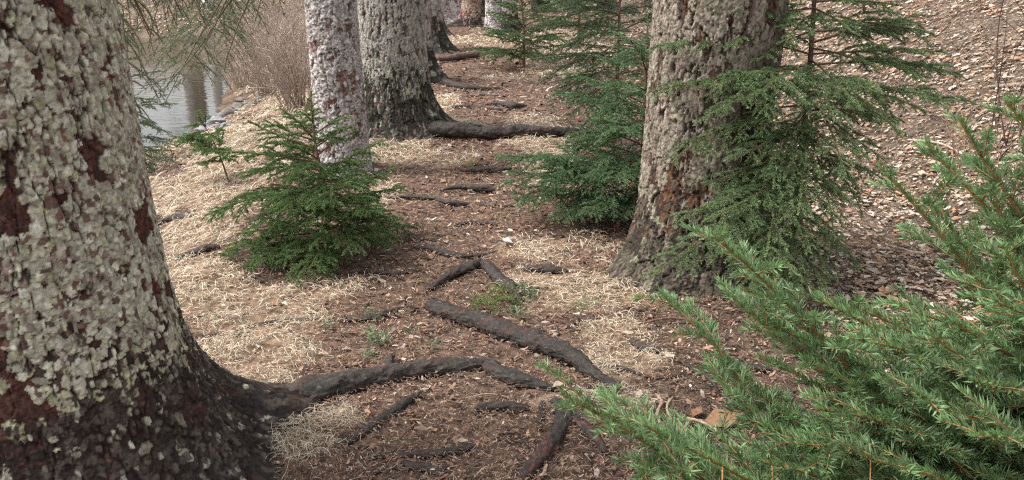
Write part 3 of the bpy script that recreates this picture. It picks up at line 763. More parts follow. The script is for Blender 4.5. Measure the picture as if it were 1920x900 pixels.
# B: tall one in front of the broad brown trunk
bB = at_ground(1478, 548); dB = depth_of(bB)
sB = [bB - [0, 0, .05], P(1490, 420, dB - .02), P(1508, 230, dB - .03), P(1520, 100, dB - .04), P(1530, -60, dB - .04), P(1536, -240, dB - .05)]
fB = lambda py: np.interp(py, [-240, -60, 100, 230, 420, 548], [1, .80, .58, .42, .17, 0])
CB = (np.array([0.165, 0.225, 0.115]), np.array([0.220, 0.335, 0.150]), np.array([0.26, 0.42, 0.165]))
TB = []
for (sy, ex, ey, dd, sag) in [
    (100, 1770, 103, -0.1, .04), (80, 1725, 30, 0.1, .02), (175, 1830, 190, -0.15, .10), (180, 1690, 250, -0.35, .14), (60, 1700, 60, .2, .0),
    (100, 1225, 78, -.25, .04), (175, 1210, 175, -.3, .08), (170, 1310, 230, -.45, .16), (200, 1260, 300, -.3, .12), (60, 1330, 20, -.3, .04),
    (185, 1590, 330, -.5, .2), (200, 1500, 400, -.45, .2), (220, 1450, 350, -.4, .15), (230, 1560, 450, -.35, .2), (250, 1620, 400, -.2, .2), (270, 1480, 520, -.4, .2),
    (280, 1400, 420, -.35, .18), (300, 1320, 350, -.25, .12), (320, 1350, 470, -.45, .18), (330, 1420, 530, -.5, .2), (340, 1230, 520, -.45, .12), (350, 1550, 540, -.3, .2), (380, 1300, 580, -.6, .15), (390, 1610, 500, .05, .15),
    (400, 1440, 600, -.55, .15), (0, 1420, -20, -.2, .0), (-20, 1650, -30, -.2, .05), (20, 1600, 60, -.4, .1), (30, 1470, 80, -.4, .1), (150, 1640, 165, -.5, .1), (120, 1420, 180, -.5, .1),
    (330, 1365, 600, -.55, .15), (210, 1680, 230, .25, .1), (160, 1560, 230, -.55, .12)]:
    TB.append((float(fB(sy)), P(ex, ey, dB + dd), sag))
for sy, ex, ey, dd in [(90, 1640, 130, -.3), (40, 1760, 60, .0), (10, 1680, 10, -.1), (120, 1790, 140, .1), (150, 1740, 210, -.2), (-10, 1590, 10, -.4), (60, 1420, 110, -.3), (130, 1350, 160, -.4), (20, 1400, 30, -.2), (-30, 1720, -30, .1), (110, 1600, 190, -.5), (190, 1660, 300, -.3), (370, 1290, 520, -.5), (350, 1400, 560, -.6), (330, 1330, 420, -.5), (300, 1440, 480, -.5), (390, 1480, 570, -.5), (240, 1380, 300, -.45)]:
    TB.append((float(fB(sy)), P(ex, ey, dB + dd), .05))
TB = [q for i, q in enumerate(TB) if not (q[0] < .30 and i % 3 == 1)]
sapling("tall open spruce with reddish stem and drooping boughs, before the broad brown trunk", bB, sB, 0.022, TB, [(6, 0.25, 0.5, 0.45, 0.4, -0.4, -0.2)], 52, dens=1600, ln=0.0165, wd=0.0024, rad=0.0055, bare=0.2, droop=0.28, c=CB, twig=0.44, spacing=0.033, sub=0.027)

# C: left of the broad brown trunk
bC = at_ground(1200, 405); dC = depth_of(bC)
sC = [bC - [0, 0, .05], P(1207, 250, dC), P(1212, 100, dC), P(1214, 55, dC)]
TC = [(0.15, P(935, 295, dC - .2), .12), (0.2, P(945, 345, dC - .3), .12), (0.12, P(960, 380, dC - .35), .12), (0.3, P(1000, 300, dC - .3), .1), (0.1, P(1040, 415, dC - .45), .15), (0.1, P(1100, 400, dC - .5), .15),
      (0.12, P(1160, 410, dC - .45), .15), (0.35, P(1090, 330, dC - .4), .1), (0.45, P(1060, 270, dC - .1), .08), (0.55, P(1120, 220, dC - .3), .06), (0.3, P(1150, 345, dC - .5), .1), (0.6, P(1250, 190, dC - .35), .05),
      (0.5, P(1290, 260, dC - .6), .1), (0.4, P(1240, 330, dC - .5), .1), (0.65, P(1180, 180, dC - .3), .05), (0.15, P(1240, 370, dC - .5), .1), (0.25, P(1020, 340, dC - .45), .12)]
CC = (np.array([0.130, 0.205, 0.110]), np.array([0.180, 0.310, 0.145]), np.array([0.23, 0.40, 0.165]))
sapling("spreading blue green spruce beside the broad brown trunk, low boughs over the path edge", bC, sC, 0.018, TC, [(34, 0.2, 0.9, 0.75, 0.3, 0.0, 0.5)], 53, dens=1700, wd=0.0026, ln=0.0165, rad=0.0055, c=CC, droop=0.28, spacing=0.029, sub=0.024, twig=0.48)
# D: tall one behind C
bD = at_ground(1150, 296); dD = depth_of(bD)
sD = [bD - [0, 0, .05], P(1158, 150, dD), P(1162, 0, dD), P(1168, -160, dD)]
TD = [(0.45, P(1010, 160, dD - .2), .08), (0.4, P(1030, 200, dD - .3), .08), (0.35, P(1060, 230, dD - .4), .1), (0.55, P(1040, 100, dD - .2), .06), (0.65, P(1000, 50, dD - .1), .05), (0.7, P(985, 20, dD), .05),
      (0.6, P(1080, 90, dD - .5), .08), (0.75, P(1060, 10, dD - .4), .06), (0.5, P(1110, 160, dD - .5), .1), (0.35, P(1130, 240, dD - .5), .1), (0.72, P(1240, 30, dD - .2), .05), (0.5, P(1250, 130, dD), .08), (0.3, P(1090, 270, dD - .3), .1)]
CD = (np.array([0.095, 0.150, 0.085]), np.array([0.120, 0.215, 0.105]), np.array([0.15, 0.28, 0.125]))
sapling("tall dark green spruce with thin bare lower stem, behind the spreading spruce", bD, sD, 0.02, TD, [(36, 0.35, 0.97, 0.8, 0.5, 0.0, 0.2)], 54, dens=800, ln=0.020, wd=0.0036, rad=0.006, c=CD, spacing=0.036, sub=0.028)
# E: small one beside the far path
bE = at_ground(982, 126); dE = depth_of(bE)
sE = [bE - [0, 0, .05], P(982, 60, dE), P(978, 0, dE), P(976, -50, dE)]
TE = [(0.2, P(895, 98, dE), .05), (0.25, P(915, 112, dE - .4), .08), (0.15, P(1050, 112, dE - .2), .08), (0.2, P(1065, 85, dE), .06), (0.3, P(1000, 115, dE - .7), .1), (0.2, P(950, 118, dE - .6), .1)]
CE = (np.array([0.095, 0.160, 0.075]), np.array([0.135, 0.235, 0.100]), np.array([0.19, 0.32, 0.12]))
sapling("yellowish green young spruce on the far right edge of the path, beyond the fallen log", bE, sE, 0.025, TE, [(48, 0.08, 0.9, 1.0, 0.4, 0.0, 0.4)], 55, dens=460, ln=0.032, wd=0.0085, rad=0.008, c=CE, spacing=0.06, sub=0.05)
# E2: another behind, near the top edge
bF = at_ground(1085, 78); dF = depth_of(bF)
sF = [bF - [0, 0, .05], bF + [0, 0, .9], bF + [0.02, 0, 1.9], bF + [0.0, 0, 2.8]]
sapling("farthest young spruce, higher and looser, behind the yellowish green one", bF, sF, 0.03, (), [(44, 0.10, 0.95, 1.2, 0.35, 0.0, 0.3)], 56, dens=300, ln=0.042, wd=0.010, rad=0.010, c=CE, spacing=0.08, sub=0.07)
# seedling on the pond bank
bS = at_ground(432, 345); dS = depth_of(bS)
sS = [bS - [0, 0, .03], P(415, 300, dS), P(395, 255, dS), P(372, 220, dS)]
TS = [(0.9, P(345, 238, dS), .02), (0.8, P(340, 262, dS - .1), .04), (0.6, P(330, 258, dS + .1), .05), (0.5, P(420, 250, dS), .04), (0.4, P(440, 300, dS - .1), .05), (0.7, P(425, 232, dS), .02), (0.35, P(375, 310, dS - .2), .08), (0.85, P(385, 215, dS - .1), .0), (0.65, P(360, 285, dS - .15), .05), (0.75, P(400, 265, dS - .2), .03), (0.5, P(395, 290, dS - .3), .05)]
sapling("sparse leaning spruce seedling on the bank above the shore stones", bS, sS, 0.008, TS, None, 57, dens=1300, wd=0.0036, ln=0.018, rad=0.004, spacing=.016, sub=.014, twig=0.5, bare=0.1, lead=True)
# dark one behind the nearest trunk
bH = at_ground(205, 345); dH = depth_of(bH)
sH = [bH - [0, 0, .05], P(215, 240, dH), P(225, 120, dH), P(232, 20, dH)]
TH = [(0.2, P(330, 335, dH), .1), (0.3, P(345, 280, dH), .1), (0.25, P(325, 310, dH - .3), .1), (0.45, P(300, 240, dH), .08), (0.5, P(300, 190, dH), .06), (0.15, P(300, 345, dH - .3), .1), (0.4, P(325, 255, dH + .1), .1)]
sapling("dark spruce mostly hidden behind the nearest scaly trunk, by the water", bH, sH, 0.02, TH, [(14, 0.15, 0.9, 0.7, 0.3, -0.1, 0.3)], 58, dens=800, ln=0.018, wd=0.003, rad=0.006, c=CD)

# foreground boughs of the nearest young spruce
bG = np.array([0.86, 0.93, 0.0]); bG[2] = float(terrain(bG[0], bG[1]))
sG = [bG - [0, 0, .05], bG + [0.0, 0.01, .4], bG + [0.01, 0.02, .8], bG + [0.02, 0.02, 1.2], bG + [0.02, 0.03, 1.55]]
CG = (np.array([0.145, 0.220, 0.108]), np.array([0.190, 0.310, 0.135]), np.array([0.25, 0.43, 0.165]))
TG = []
for x, y, d, sag in [
    (1308, 452, .98, .02), (1350, 540, 1.05, .04), (1655, 322, 1.02, -.02), (1720, 254, 1.0, -.02), (1793, 220, .98, -.02), (1888, 194, .95, -.02), (1840, 300, 1.05, .0), (1905, 280, 1.1, .0),
    (1110, 792, .82, .06), (1190, 850, .80, .06), (1270, 890, .78, .08), (1330, 860, .92, .08), (1440, 880, .9, .08), (1420, 800, 1.0, .05), (1530, 850, .95, .06), (1250, 545, 1.15, .03), (1420, 640, 1.1, .03), (1600, 560, 1.05, .02), (1333, 726, 1.02, .06), (1392, 702, 1.10, .06), (1480, 655, 1.0, .05), (1455, 605, 1.05, .04), (1545, 560, 1.0, .03),
    (1755, 395, 1.05, .0), (1860, 370, 1.0, .0), (1700, 560, .95, .03), (1590, 640, .9, .05), (1550, 750, .9, .06), (1450, 830, .95, .08), 
    (1830, 720, .8, .04), (1720, 780, .82, .05), (1640, 850, .85, .06), (1870, 560, .85, .02), (1790, 600, .9, .02), (1820, 860, .75, .05), (1880, 460, .95, .0),
    (1560, 660, 1.3, .05), (1640, 590, 1.25, .03), (1560, 800, 1.2, .06), (1690, 690, 1.15, .05), (1690, 900, 1.0, .07), (1830, 420, 1.2, .0), (1900, 640, 1.0, .03), (1770, 690, 1.05, .04), (1620, 740, 1.05, .05), (1870, 800, 1.0, .04), (1740, 640, .85, .03), (1820, 520, .9, .02), (1650, 780, .95, .04)]:
    q = P(x, y, d)
    up_ = 0.9 if y < 480 or x < 1400 else 0.45
    TG.append((float(np.clip((q[2] - up_ * math.hypot(q[0] - .86, q[1] - .93) - 0.02) / 1.6, .06, .9)), q, sag))
sapling("large bright green spruce with fresh shoots reaching in close to the viewer", bG, sG, 0.020, TG, None, 59, dens=1600, ln=0.0190, wd=0.0020, rad=0.0042, c=CG, twig=0.37, bare=0.12, droop=0.10, spacing=0.036, sub=0.032, wood=(0.33, 0.17, 0.075))

# boughs of the big trees hanging over the pond
rng = np.random.default_rng(71)
for p0, tip, sag, bare in [((-1.45, 2.36, 2.6), P(262, 215, 5.2), -.05, .35), ((-1.40, 2.38, 2.5), P(300, 75, 5.0), -.05, .3), ((-1.35, 2.40, 2.7), P(235, 120, 5.6), -.06, .3), ((-1.35, 2.40, 2.3), P(345, 40, 5.4), .05, .3), ((-1.35, 2.40, 2.8), P(390, 20, 6.4), -.05, .4)]:
    add_bough(t1, b1, p0, tip, rng, sag=sag, bare=bare, twig=0.17, droop=0.9, dens=400, ln=0.018, wd=0.0032, rad=0.017, spacing=0.20, sub=0.07, c=CD, wood=(0.16, 0.13, 0.09))
for z0, tip, sag, bare in [(2.0, P(320, 205, 8.2), -.04, .4), (2.3, P(280, 110, 8.5), .02, .4), (2.5, P(400, 60, 8.0), .0, .3), (2.8, P(480, 30, 7.4), .0, .3), (2.4, P(345, 150, 7.6), .0, .35), (2.2, P(430, 135, 7.2), -.02, .3), (2.1, P(300, 190, 8.6), .0, .4)]:
    p0 = b2 + np.array([-0.15, 0.05, z0])
    add_bough(t2, b2, p0, tip, rng, sag=sag, bare=bare, twig=0.26, droop=0.4, dens=400, ln=0.020, wd=0.0040, rad=0.010, spacing=0.15, sub=0.05, c=CE, wood=(0.15, 0.11, 0.08))

# ------------------------------------------------------------------ far shore trees
def shore_tree(x, y, h, label, seed, c, crown_from=0.12, wide=2.6, pale=False):
    rng = np.random.default_rng(seed)
    b = np.array([x, y, float(terrain(x, y))])
    t = thing("conifer_tree", b, label, "tree", "trees on the far shore")
    st = [b - [0, 0, .2], b + [0.1, 0, h * .4], b + [0, 0, h * .75], b + [0, 0, h]]
    stem(t, b, st, [0.22, 0.17, 0.09, 0.03], b, tone=(0.2, 0.16, 0.13))
    cw, cn = Bag(), Bag(); az = 0
    for i in range(80):
        q = (i + .5) / 80; az += 2.4
        p0 = on_stem(st, crown_from + (0.97 - crown_from) * q); L = wide * (1 - q) ** 0.8 * rng.uniform(.7, 1.1) + .25
        e = -0.25 + 0.5 * q
        w, n = bough(p0, p0 + L * np.array([math.cos(az) * math.cos(e), math.sin(az) * math.cos(e), math.sin(e)]), rng, sag=.06, twig=.38, droop=.5, dens=70, ln=.11, wd=.030, rad=.03, bare=.1, spacing=.26, sub=.2, c=c)
        cn.V += n.V; cn.C += n.C
        for f_ in n.F: cn.F.append(f_ + cn.n)
        cn.n += n.n
    cn.build("crown", M_NEEDLE, b, t, smooth=False)
CF = (np.array([0.085, 0.125, 0.075]), np.array([0.115, 0.175, 0.095]), np.array([0.15, 0.23, 0.12]))
for x, y, h, lab, s, wd in [(-6.6, 32.5, 11, "far shore spruce nearest to the row of trunks, low boughs over the bank", 81, 2.8), (-13.6, 34.5, 13, "far shore spruce standing apart towards the nearest trunk", 82, 2.6), (-18.5, 34.5, 15, "far shore spruce beside the nearest trunk's edge, deep green", 83, 3.0), (-10.4, 37.5, 17, "taller far shore spruce set back behind the pale trunk", 84, 3.4),
    (-8.4, 40.5, 18, "tall far shore spruce in the second row behind the bank, towards the path", 85, 3.4), (-15.4, 40, 18, "tall far shore spruce in the second row, behind the standing-apart one", 86, 3.4), (-21.5, 38, 17, "far shore spruce in the second row, mostly behind the nearest trunk", 87, 3.4)]:
    shore_tree(x, y, h, lab, s, CF, wide=wd, crown_from=0.10 if s == 81 else .22)
for x, y, r, lab, s in [(-9.9, 27.2, 0.16, "slender whitish bare trunk on the far shore, mirrored in the pond", 91), (-11.7, 29.2, 0.13, "thin pale bare trunk on the far shore, behind the hanging twigs", 92)]:
    b = np.array([x, y, float(terrain(x, y))])
    t = thing("bare_tree", b, lab, "tree", "bare pale trunks on the far shore")
    spruce_trunk(t, b, r, 3.0, 10.0, 0.03, 0.05, 0.05, PAL_W, s, flare=0.05, cover=3)

# ------------------------------------------------------------------ bare shrubs
def bare_shrub(b, label, n, h, spread, seed, tone, group, r=0.004, twigs=5, lean=(0, 0)):
    rng = np.random.default_rng(seed)
    b = np.asarray(b, float)
    az = rng.uniform(0, 6.283, n); sp = spread * rng.random(n) ** 0.6
    p0 = b + np.stack([0.25 * sp * np.cos(az), 0.25 * sp * np.sin(az), np.full(n, -0.03)], 1) + rng.normal(0, .10 * spread, (n, 3)) * [1, 1, 0]
    hh = h * rng.uniform(0.5, 1.1, n)
    p2 = b + np.stack([sp * np.cos(az) + lean[0], sp * np.sin(az) + lean[1], hh], 1)
    p1 = p0 + (p2 - p0) * 0.5 + np.stack([-0.15 * sp * np.cos(az), -0.15 * sp * np.sin(az), 0.25 * hh], 1) + rng.normal(0, 0.15 * h, (n, 3))
    main = bez(p0, p1, p2, 8)
    bag = Bag(); V, Fq = tubes(main, np.repeat(np.linspace(1, .4, 8)[None], n, 0) * r * rng.uniform(.6, 1.2, n)[:, None], 4)
    bag.add(V, Fq, np.repeat(np.array(tone) * rng.uniform(.6, 1.5, n)[:, None], 32, 0))
    if twigs:
        st, _ = shoots(main, rng, h / twigs, 0.45 * h, 50, 0.1, .15, K=5, flat=1.0, lmin=.05)
        V, Fq = tubes(st, np.full(st.shape[:2], r * .45), 3); bag.add(V, Fq, np.repeat(np.array(tone) * rng.uniform(.7, 1.7, len(st))[:, None], 15, 0))
    o = bag.build("bare_shrub", M_TWIG, b)
    return tag(o, label, "shrub", group)
TW = (0.34, 0.275, 0.225)
BG = "leafless shrubs on the pond bank"
for i, (px, py, lab, n, h, sp) in enumerate([
    (560, 205, "dense reddish bare shrub right beside the slim pale trunk", 110, 1.0, .55), (505, 175, "bushy bare shrub on the bank, middle of the thicket", 110, 1.15, .7), (545, 150, "taller bare shrub behind the dense one by the slim trunk", 110, 1.4, .8),
    (455, 165, "wide bare shrub leaning over the pond edge", 90, 1.2, .8), (500, 118, "distant bare shrub tangle beside the pond", 90, 1.5, 1.0), (560, 110, "farthest bare shrub showing beside the slim trunk's edge", 90, 1.8, 1.0)]):
    bare_shrub(at_ground(px, py), lab, n, h, sp, 200 + i, TW, BG, r=0.0045, lean=(-.1, 0))
RB = "thin bare saplings on the leafy slope"
for i, (px, py, lab, n, h, sp, r, lean) in enumerate([
    (1855, 290, "dark thin bare stems leaning on the leafy slope above the boughs", 6, 1.4, .28, .004, (.1, 0)), (1905, 270, "tallest dark bare stems at the slope's near edge", 6, 1.8, .3, .005, (.15, 0)),
    (1800, 330, "low tan bare twigs in the leaves above the fresh shoots", 14, .5, .4, .0025, (0, 0)), (1890, 350, "tangled tan bare twigs among the slope leaves", 16, .6, .45, .0025, (0, 0)),
    (1140, 395, "pale bare brush under the spreading spruce beside the broad trunk", 26, .28, .45, .002, (-.15, -.1))]):
    bare_shrub(at_ground(px, py), lab, n, h, sp, 230 + i, (0.09, 0.055, 0.045) if i < 2 else (0.30, 0.21, 0.15), RB, r=r, lean=lean, twigs=3)

# ------------------------------------------------------------------ stones, fallen sprigs, leaves, tufts
def stone(px, py, s, label, seed, tone=(0.42, 0.42, 0.44)):
    rng = np.random.default_rng(seed)
    g = at_ground(px, py); n, m = 14, 20
    la = np.linspace(-math.pi / 2, math.pi / 2, n)[:, None]; lo = (np.arange(m) * 2 * math.pi / m)[None]
    d = np.stack([np.cos(la) * np.cos(lo), np.cos(la) * np.sin(lo), np.sin(la) + 0 * lo], -1)
    r = 1 + 1.3 * (fbm(d[..., 0] * 1.4 + seed, d[..., 1] * 1.4 + d[..., 2] * 1.7, seed, 3) - 0.5)
    V = d * r[..., None] * s * np.array([rng.uniform(.9, 1.5), rng.uniform(.7, 1.1), rng.uniform(.45, .7)]) + g + [0, 0, s * .15]
    C = np.array(tone) * (0.7 + 0.6 * fbm(d[..., 0] * 4, d[..., 1] * 4 + d[..., 2] * 3, seed + 1, 3))[..., None]
    tag(mesh_np("stone", V.reshape(-1, 3), grid_faces(n, m), M_STONE, g, None, C.reshape(-1, 3)), label, "stone", "stones on the pond shore")
for i, (px, py, s, lab) in enumerate([(408, 232, .14, "largest pale stone at the water line"), (385, 246, .10, "bluish pale stone nearest the seedling at the water line"), (430, 216, .12, "grey stone on shore beyond the largest pale stone"), (448, 205, .10, "small grey stone below the bare thicket, nearer the water"),
        (470, 200, .09, "pinkish grey stone under the bare thicket, on the bank side"), (370, 262, .07, "small stone half behind the seedling, at the water's edge"), (425, 240, .08, "flat pale stone on the bank side of the largest stone"), (455, 190, .08, "farthest small stone along the shore by the thicket"), (395, 222, .06, "small wet stone in the shallows by the largest stone"), (487, 190, .07, "small pale stone at the thicket's foot")]):
    stone(px, py, s, lab, 300 + i, (0.25, 0.25, 0.26) if i in (0, 1, 6) else (0.17, 0.155, 0.14))

def sprig(px, py, px2, py2, label, seed, c, lift=.03, **k):
    rng = np.random.default_rng(seed)
    a, b = G(px, py), G(px2, py2); o = a.copy()
    a[2] += lift * .5; b[2] += lift
    t = thing("fallen_sprig", o, label, "sprig", "green sprigs dropped on the path")
    w, n = bough(a, b, rng, **dict(dict(sag=.08, twig=.5, droop=.05, dens=1500, ln=.012, wd=.0030, rad=.003, bare=.03, spacing=.02, sub=.016, c=c), **k))
    w.build("twig", M_TWIG, o, t); n.build("foliage", M_NEEDLE, o, t, smooth=False)
CY = (np.array([0.24, 0.28, 0.12]), np.array([0.36, 0.42, 0.18]), np.array([0.44, 0.50, 0.22])); CP = (np.array([0.20, 0.27, 0.15]), np.array([0.30, 0.40, 0.22]), np.array([0.36, 0.46, 0.26]))
sprig(985, 558, 885, 590, "brightest yellow green sprig lying above the longest root", 401, CY)
sprig(1010, 540, 960, 565, "green sprig hanging on the crooked root's end", 402, CP)
sprig(740, 600, 680, 588, "olive green sprig on the half buried grey root", 403, CP, dens=700)
sprig(680, 655, 722, 632, "pale green sprig lying between straw and near root", 404, CP)
sprig(675, 682, 700, 668, "tiny green sprig just above the near tree's thick root", 405, CP)
sprig(972, 608, 965, 585, "small upright green sprig beside the longest root", 406, CP)
sprig(760, 625, 780, 632, "tiny pale sprig on bare litter left of the longest root", 407, CP)
sprig(805, 660, 818, 650, "tiny sprig on the litter midway between the two longest roots", 408, CP)
sprig(1065, 590, 1120, 570, "dull green sprig on straw to the right of the brightest sprig", 409, CP, dens=600)
sprig(600, 620, 625, 612, "tiny green tuft-like sprig deep in the straw", 410, CP)
sprig(800, 225, 822, 218, "small green sprig at the foot of the big grey trunk", 411, CY, ln=.02, wd=.003)
sprig(870, 318, 892, 312, "mossy yellow green chunk by the brown root stub", 412, CY, ln=.012)

def leaf_shape(n, rng, size, curl, tone):
    """n curled leaves at the origin (n,9,3), pointing along +x"""
    u = np.array([0, .5, 1.0])[:, None]; v = np.array([-1, 0, 1.0])[None]
    w = np.array([.25, 1.0, .12])[:, None]
    L = size[:, None, None]; k = curl[:, None, None]
    x = (u - .5) * L + 0 * v; y = v * w * L * rng.uniform(.22, .40, n)[:, None, None]
    z = k * L * ((v * w) ** 2 * .35 + (u - .5) ** 2 * .9) + L * .05 * rng.standard_normal((n, 3, 3))
    return np.stack([x + 0 * z, y + 0 * z, z], -1).reshape(n, 9, 3)

def scatter_leaves(x, y, rng, size, tones, lift):
    n = len(x)
    Vl = leaf_shape(n, rng, size, rng.normal(.2, .6, n), None)
    a, b, c = rng.uniform(0, 6.283, n), rng.normal(0, .5, n), rng.normal(0, .5, n)
    ca, sa = np.cos(a), np.sin(a)
    X, Y, Z = Vl[..., 0], Vl[..., 1], Vl[..., 2]
    Y, Z = Y * np.cos(b)[:, None] - Z * np.sin(b)[:, None], Y * np.sin(b)[:, None] + Z * np.cos(b)[:, None]
    X, Z = X * np.cos(c)[:, None] - Z * np.sin(c)[:, None], X * np.sin(c)[:, None] + Z * np.cos(c)[:, None]
    X, Y = X * ca[:, None] - Y * sa[:, None], X * sa[:, None] + Y * ca[:, None]
    gz = terrain(x[:, None] + X, y[:, None] + Y)
    V = np.stack([x[:, None] + X, y[:, None] + Y, gz + np.abs(Z) * .6 + lift[:, None]], -1).reshape(-1, 3)
    f = grid_faces(3, 3, wrap=False)
    Fq = (np.arange(n)[:, None, None] * 9 + f[None]).reshape(-1, 4)
    col = np.asarray(tones)[rng.integers(len(tones), size=n)] * rng.uniform(.7, 1.4, n)[:, None]
    return V, Fq, np.repeat(col, 9, 0)

def single_leaf(px, py, s, label, tone, seed):
    g = G(px, py); r = np.random.default_rng(seed)
    V, Fq, C = scatter_leaves(np.array([g[0]]), np.array([g[1]]), r, np.array([s]), [tone], np.array([.02]))
    tag(mesh_np("fallen_leaf", V, Fq, M_LEAF, g, None, C), label, "leaf")
single_leaf(1350, 795, .13, "large torn orange brown leaf on dark litter between the boughs", (.42, .24, .13), 1)
single_leaf(1305, 785, .08, "smaller brown leaf touching the large torn leaf", (.33, .18, .11), 2)
single_leaf(1648, 312, .12, "rust red oak leaf on the slope, right of the tall open spruce", (.24, .06, .035), 3)
single_leaf(1335, 662, .08, "pinkish curled leaf in the litter under the tall open spruce", (.38, .2, .15), 4)
single_leaf(950, 462, .10, "pale whitish leaf flake on the path beside the black root", (.5, .46, .4), 5)

# ------------------------------------------------------------------ litter nobody could count
def field(n, rng, y0, y1, x0=-.85, x1=.85):
    y = np.exp(rng.uniform(math.log(y0), math.log(y1), n)); x = y * rng.uniform(x0, x1, n)
    return x, y

def grass():
    rng = np.random.default_rng(500)
    x, y = field(520000, rng, 1.55, 30)
    path, straw, leaf, wet = masks(x, y)
    nfield = fbm(x * 8, y * 8, 501, 3)
    keep = (rng.random(len(x)) < straw * np.clip(.55 + 2.6 * (nfield - .48), .22, 1)) & (x > shore_x(y) + .15)
    x, y = x[keep], y[keep]; n = len(x); K = 6
    sc = np.clip(y / 3.2, .8, 6)
    L = rng.uniform(.020, .066, n) * np.clip(sc, 1, 2.4); az = rng.normal(0, 1.0, n) + rng.choice([0, math.pi], n) + 14 * fbm(x * 2.2, y * 2.2, 503, 2)
    turn = rng.normal(0, 1.7, n); el = rng.uniform(-.05, .8, n); de = -rng.uniform(.6, 2.0, n)
    h0 = rng.uniform(0.0, .034, n) * np.clip(3 * (nfield[keep] - .35), .15, 1)
    pts = np.zeros((n, K, 3)); px, py, pz = x.copy(), y.copy(), h0.copy()
    for k in range(K):
        t = k / (K - 1); gz = terrain(px, py)
        pts[:, k] = np.stack([px, py, gz + np.maximum(pz, .004) + .012], 1)
        a = az + turn * t; e = el + de * t; s = L / (K - 1)
        px = px + np.cos(a) * np.cos(e) * s; py = py + np.sin(a) * np.cos(e) * s; pz = pz + np.sin(e) * s
    T = norm(np.gradient(pts, axis=1)); side = norm(np.cross(T, norm(rng.normal(0, .5, (n, 1, 3)) + np.array([0, 0, 1.0]))))
    wd = (.0009 * rng.uniform(.7, 1.5, n) * sc)[:, None] * np.array([.9, 1, 1, .9, .7, .25])[None]
    V, Fq = ribbons(pts, wd, side)
    tones = np.array([(.70, .60, .45), (.80, .72, .57), (.62, .51, .37), (.68, .56, .43), (.42, .31, .22)])
    c = tones[rng.integers(5, size=n)] * rng.uniform(.7, 1.2, n)[:, None]
    gr = rng.random(n) < .02; c[gr] = np.array([.22, .27, .12])
    tag(mesh_np("dry_grass", V, Fq, M_STRAW, col=np.repeat(c, K * 2, 0)), kind="stuff")
grass()

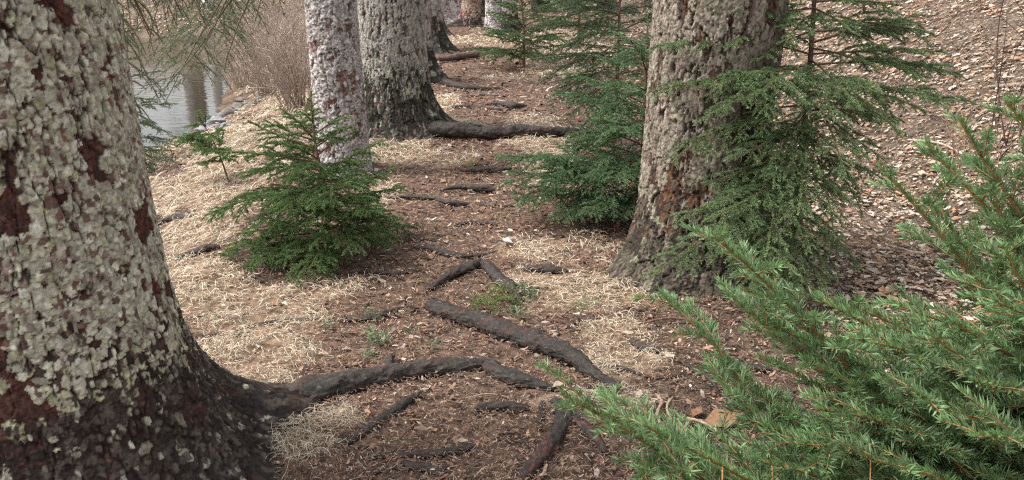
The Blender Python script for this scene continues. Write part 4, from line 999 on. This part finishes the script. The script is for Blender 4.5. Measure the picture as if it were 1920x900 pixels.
def chips():
    rng = np.random.default_rng(600)
    x, y = field(170000, rng, 1.5, 22)
    path, straw, leaf, wet = masks(x, y)
    keep = (rng.random(len(x)) < np.clip(1.05 - .93 * straw - .6 * leaf, 0, 1)) & (x > shore_x(y) + .1)
    x, y = x[keep], y[keep]; n = len(x); sc = np.clip(y / 3.2, .8, 4)
    L = rng.gamma(2.0, .0068, n).clip(.005, .036) * sc ** .8; Wd = L * rng.uniform(.22, .6, n)
    a = rng.uniform(0, 6.283, n); til = rng.normal(0, .28, n); tr = rng.normal(0, .3, n)
    u = np.array([-1, 0, 1.0]); v = np.array([-1, 1.0])
    X = (u[None, :, None] * L[:, None, None] / 2 + 0 * v); Y = v[None, None] * (Wd[:, None, None] / 2) * np.array([.6, 1, .5])[None, :, None] * rng.uniform(.7, 1.2, (n, 3, 1))
    Z = X * np.sin(til)[:, None, None] + Y * np.sin(tr)[:, None, None] + (u ** 2 * .0)[None, :, None] - (np.abs(u)[None, :, None] * L[:, None, None] * rng.normal(.0, .12, n)[:, None, None])
    xx = x[:, None, None] + X * np.cos(a)[:, None, None] - Y * np.sin(a)[:, None, None]; yy = y[:, None, None] + X * np.sin(a)[:, None, None] + Y * np.cos(a)[:, None, None]
    zz = terrain(x, y)[:, None, None] + .007 + rng.uniform(0, .012, n)[:, None, None] + Z
    V = np.stack([xx, yy, zz], -1).reshape(-1, 3)
    f = grid_faces(3, 2, wrap=False); Fq = (np.arange(n)[:, None, None] * 6 + f[None]).reshape(-1, 4)
    tones = np.array([(.12, .066, .048), (.21, .115, .078), (.070, .045, .038), (.30, .185, .125), (.36, .28, .245), (.46, .33, .25), (.035, .026, .024), (.18, .075, .052)])
    c = 1.2 * tones[rng.choice(8, size=n, p=[.21, .23, .17, .13, .06, .04, .08, .08])] * rng.uniform(.6, 1.45, n)[:, None] * np.array([0.97, 1.02, 1.0])
    tag(mesh_np("bark_litter", V, Fq, M_CHIP, col=np.repeat(c, 6, 0), smooth=False), kind="stuff")
    x, y = field(190000, rng, 1.5, 20)
    path, straw, leaf, wet = masks(x, y)
    keep = (rng.random(len(x)) < np.clip(.95 - .75 * straw - .15 * leaf, 0, 1)) & (x > shore_x(y) + .1)
    x, y = x[keep], y[keep]; n = len(x); sc = np.clip(y / 3.2, .8, 4)
    L = rng.gamma(3, .007, n).clip(.008, .09) * sc ** .6; a = rng.uniform(0, 6.283, n)
    t = np.linspace(-.5, .5, 3)[None]; bend = rng.normal(0, .12, n)[:, None]
    X = t * L[:, None]; Y = bend * L[:, None] * (1 - 4 * t ** 2)
    xx = x[:, None] + X * np.cos(a)[:, None] - Y * np.sin(a)[:, None]; yy = y[:, None] + X * np.sin(a)[:, None] + Y * np.cos(a)[:, None]
    zz = terrain(xx, yy) + .012 + rng.uniform(0, .012, n)[:, None] + X * rng.normal(0, .12, n)[:, None]
    pts = np.stack([xx, yy, zz], -1); T = norm(np.gradient(pts, axis=1)); side = norm(np.cross(T, np.array([0, 0.05, 1.0])))
    V, Fq = ribbons(pts, np.repeat((.0009 * sc * rng.uniform(.6, 1.6, n))[:, None], 3, 1), side)
    tones = np.array([(.235, .14, .092), (.32, .21, .14), (.15, .092, .065), (.46, .36, .25), (.095, .068, .056)])
    c = tones[rng.integers(5, size=n)] * rng.uniform(.7, 1.3, n)[:, None]
    lf = (leaf[keep] > .4) & (rng.random(n) < .7); c[lf] = np.array([.40, .31, .23]) * rng.uniform(.5, 1.3, lf.sum())[:, None]
    tag(mesh_np("needle_litter", V, Fq, M_CHIP, col=np.repeat(c, 6, 0)), kind="stuff")
chips()

def leaves():
    rng = np.random.default_rng(700)
    x, y = field(190000, rng, 2.2, 34, -.95, 1.15)
    x = np.r_[x, rng.uniform(-24, -4.5, 9000)]; y = np.r_[y, rng.uniform(25.4, 34, 9000)]
    path, straw, leaf, wet = masks(x, y)
    bare_ = fbm(x * 1.6, y * 1.6, 707, 4)
    keep = (rng.random(len(x)) < np.maximum(leaf * np.clip(1.0 - 4.0 * (bare_ - .56), .25, 1), .004)) & ((x > shore_x(y) + .2) | (y > 25.6))
    x, y = x[keep], y[keep]; n = len(x)
    size = (.014 + rng.gamma(2.0, .011, n)).clip(.015, .095) * np.clip(y / 7, .9, 1.8)
    tones = [(.46, .36, .27), (.53, .43, .335), (.41, .29, .20), (.36, .22, .14), (.50, .41, .32), (.24, .16, .115), (.60, .52, .43), (.44, .25, .14)]
    V, Fq, C = scatter_leaves(x, y, rng, size, tones, rng.uniform(.004, .03, n))
    tag(mesh_np("leaf_litter", V, Fq, M_LEAF, col=C, smooth=False), kind="stuff")
leaves()
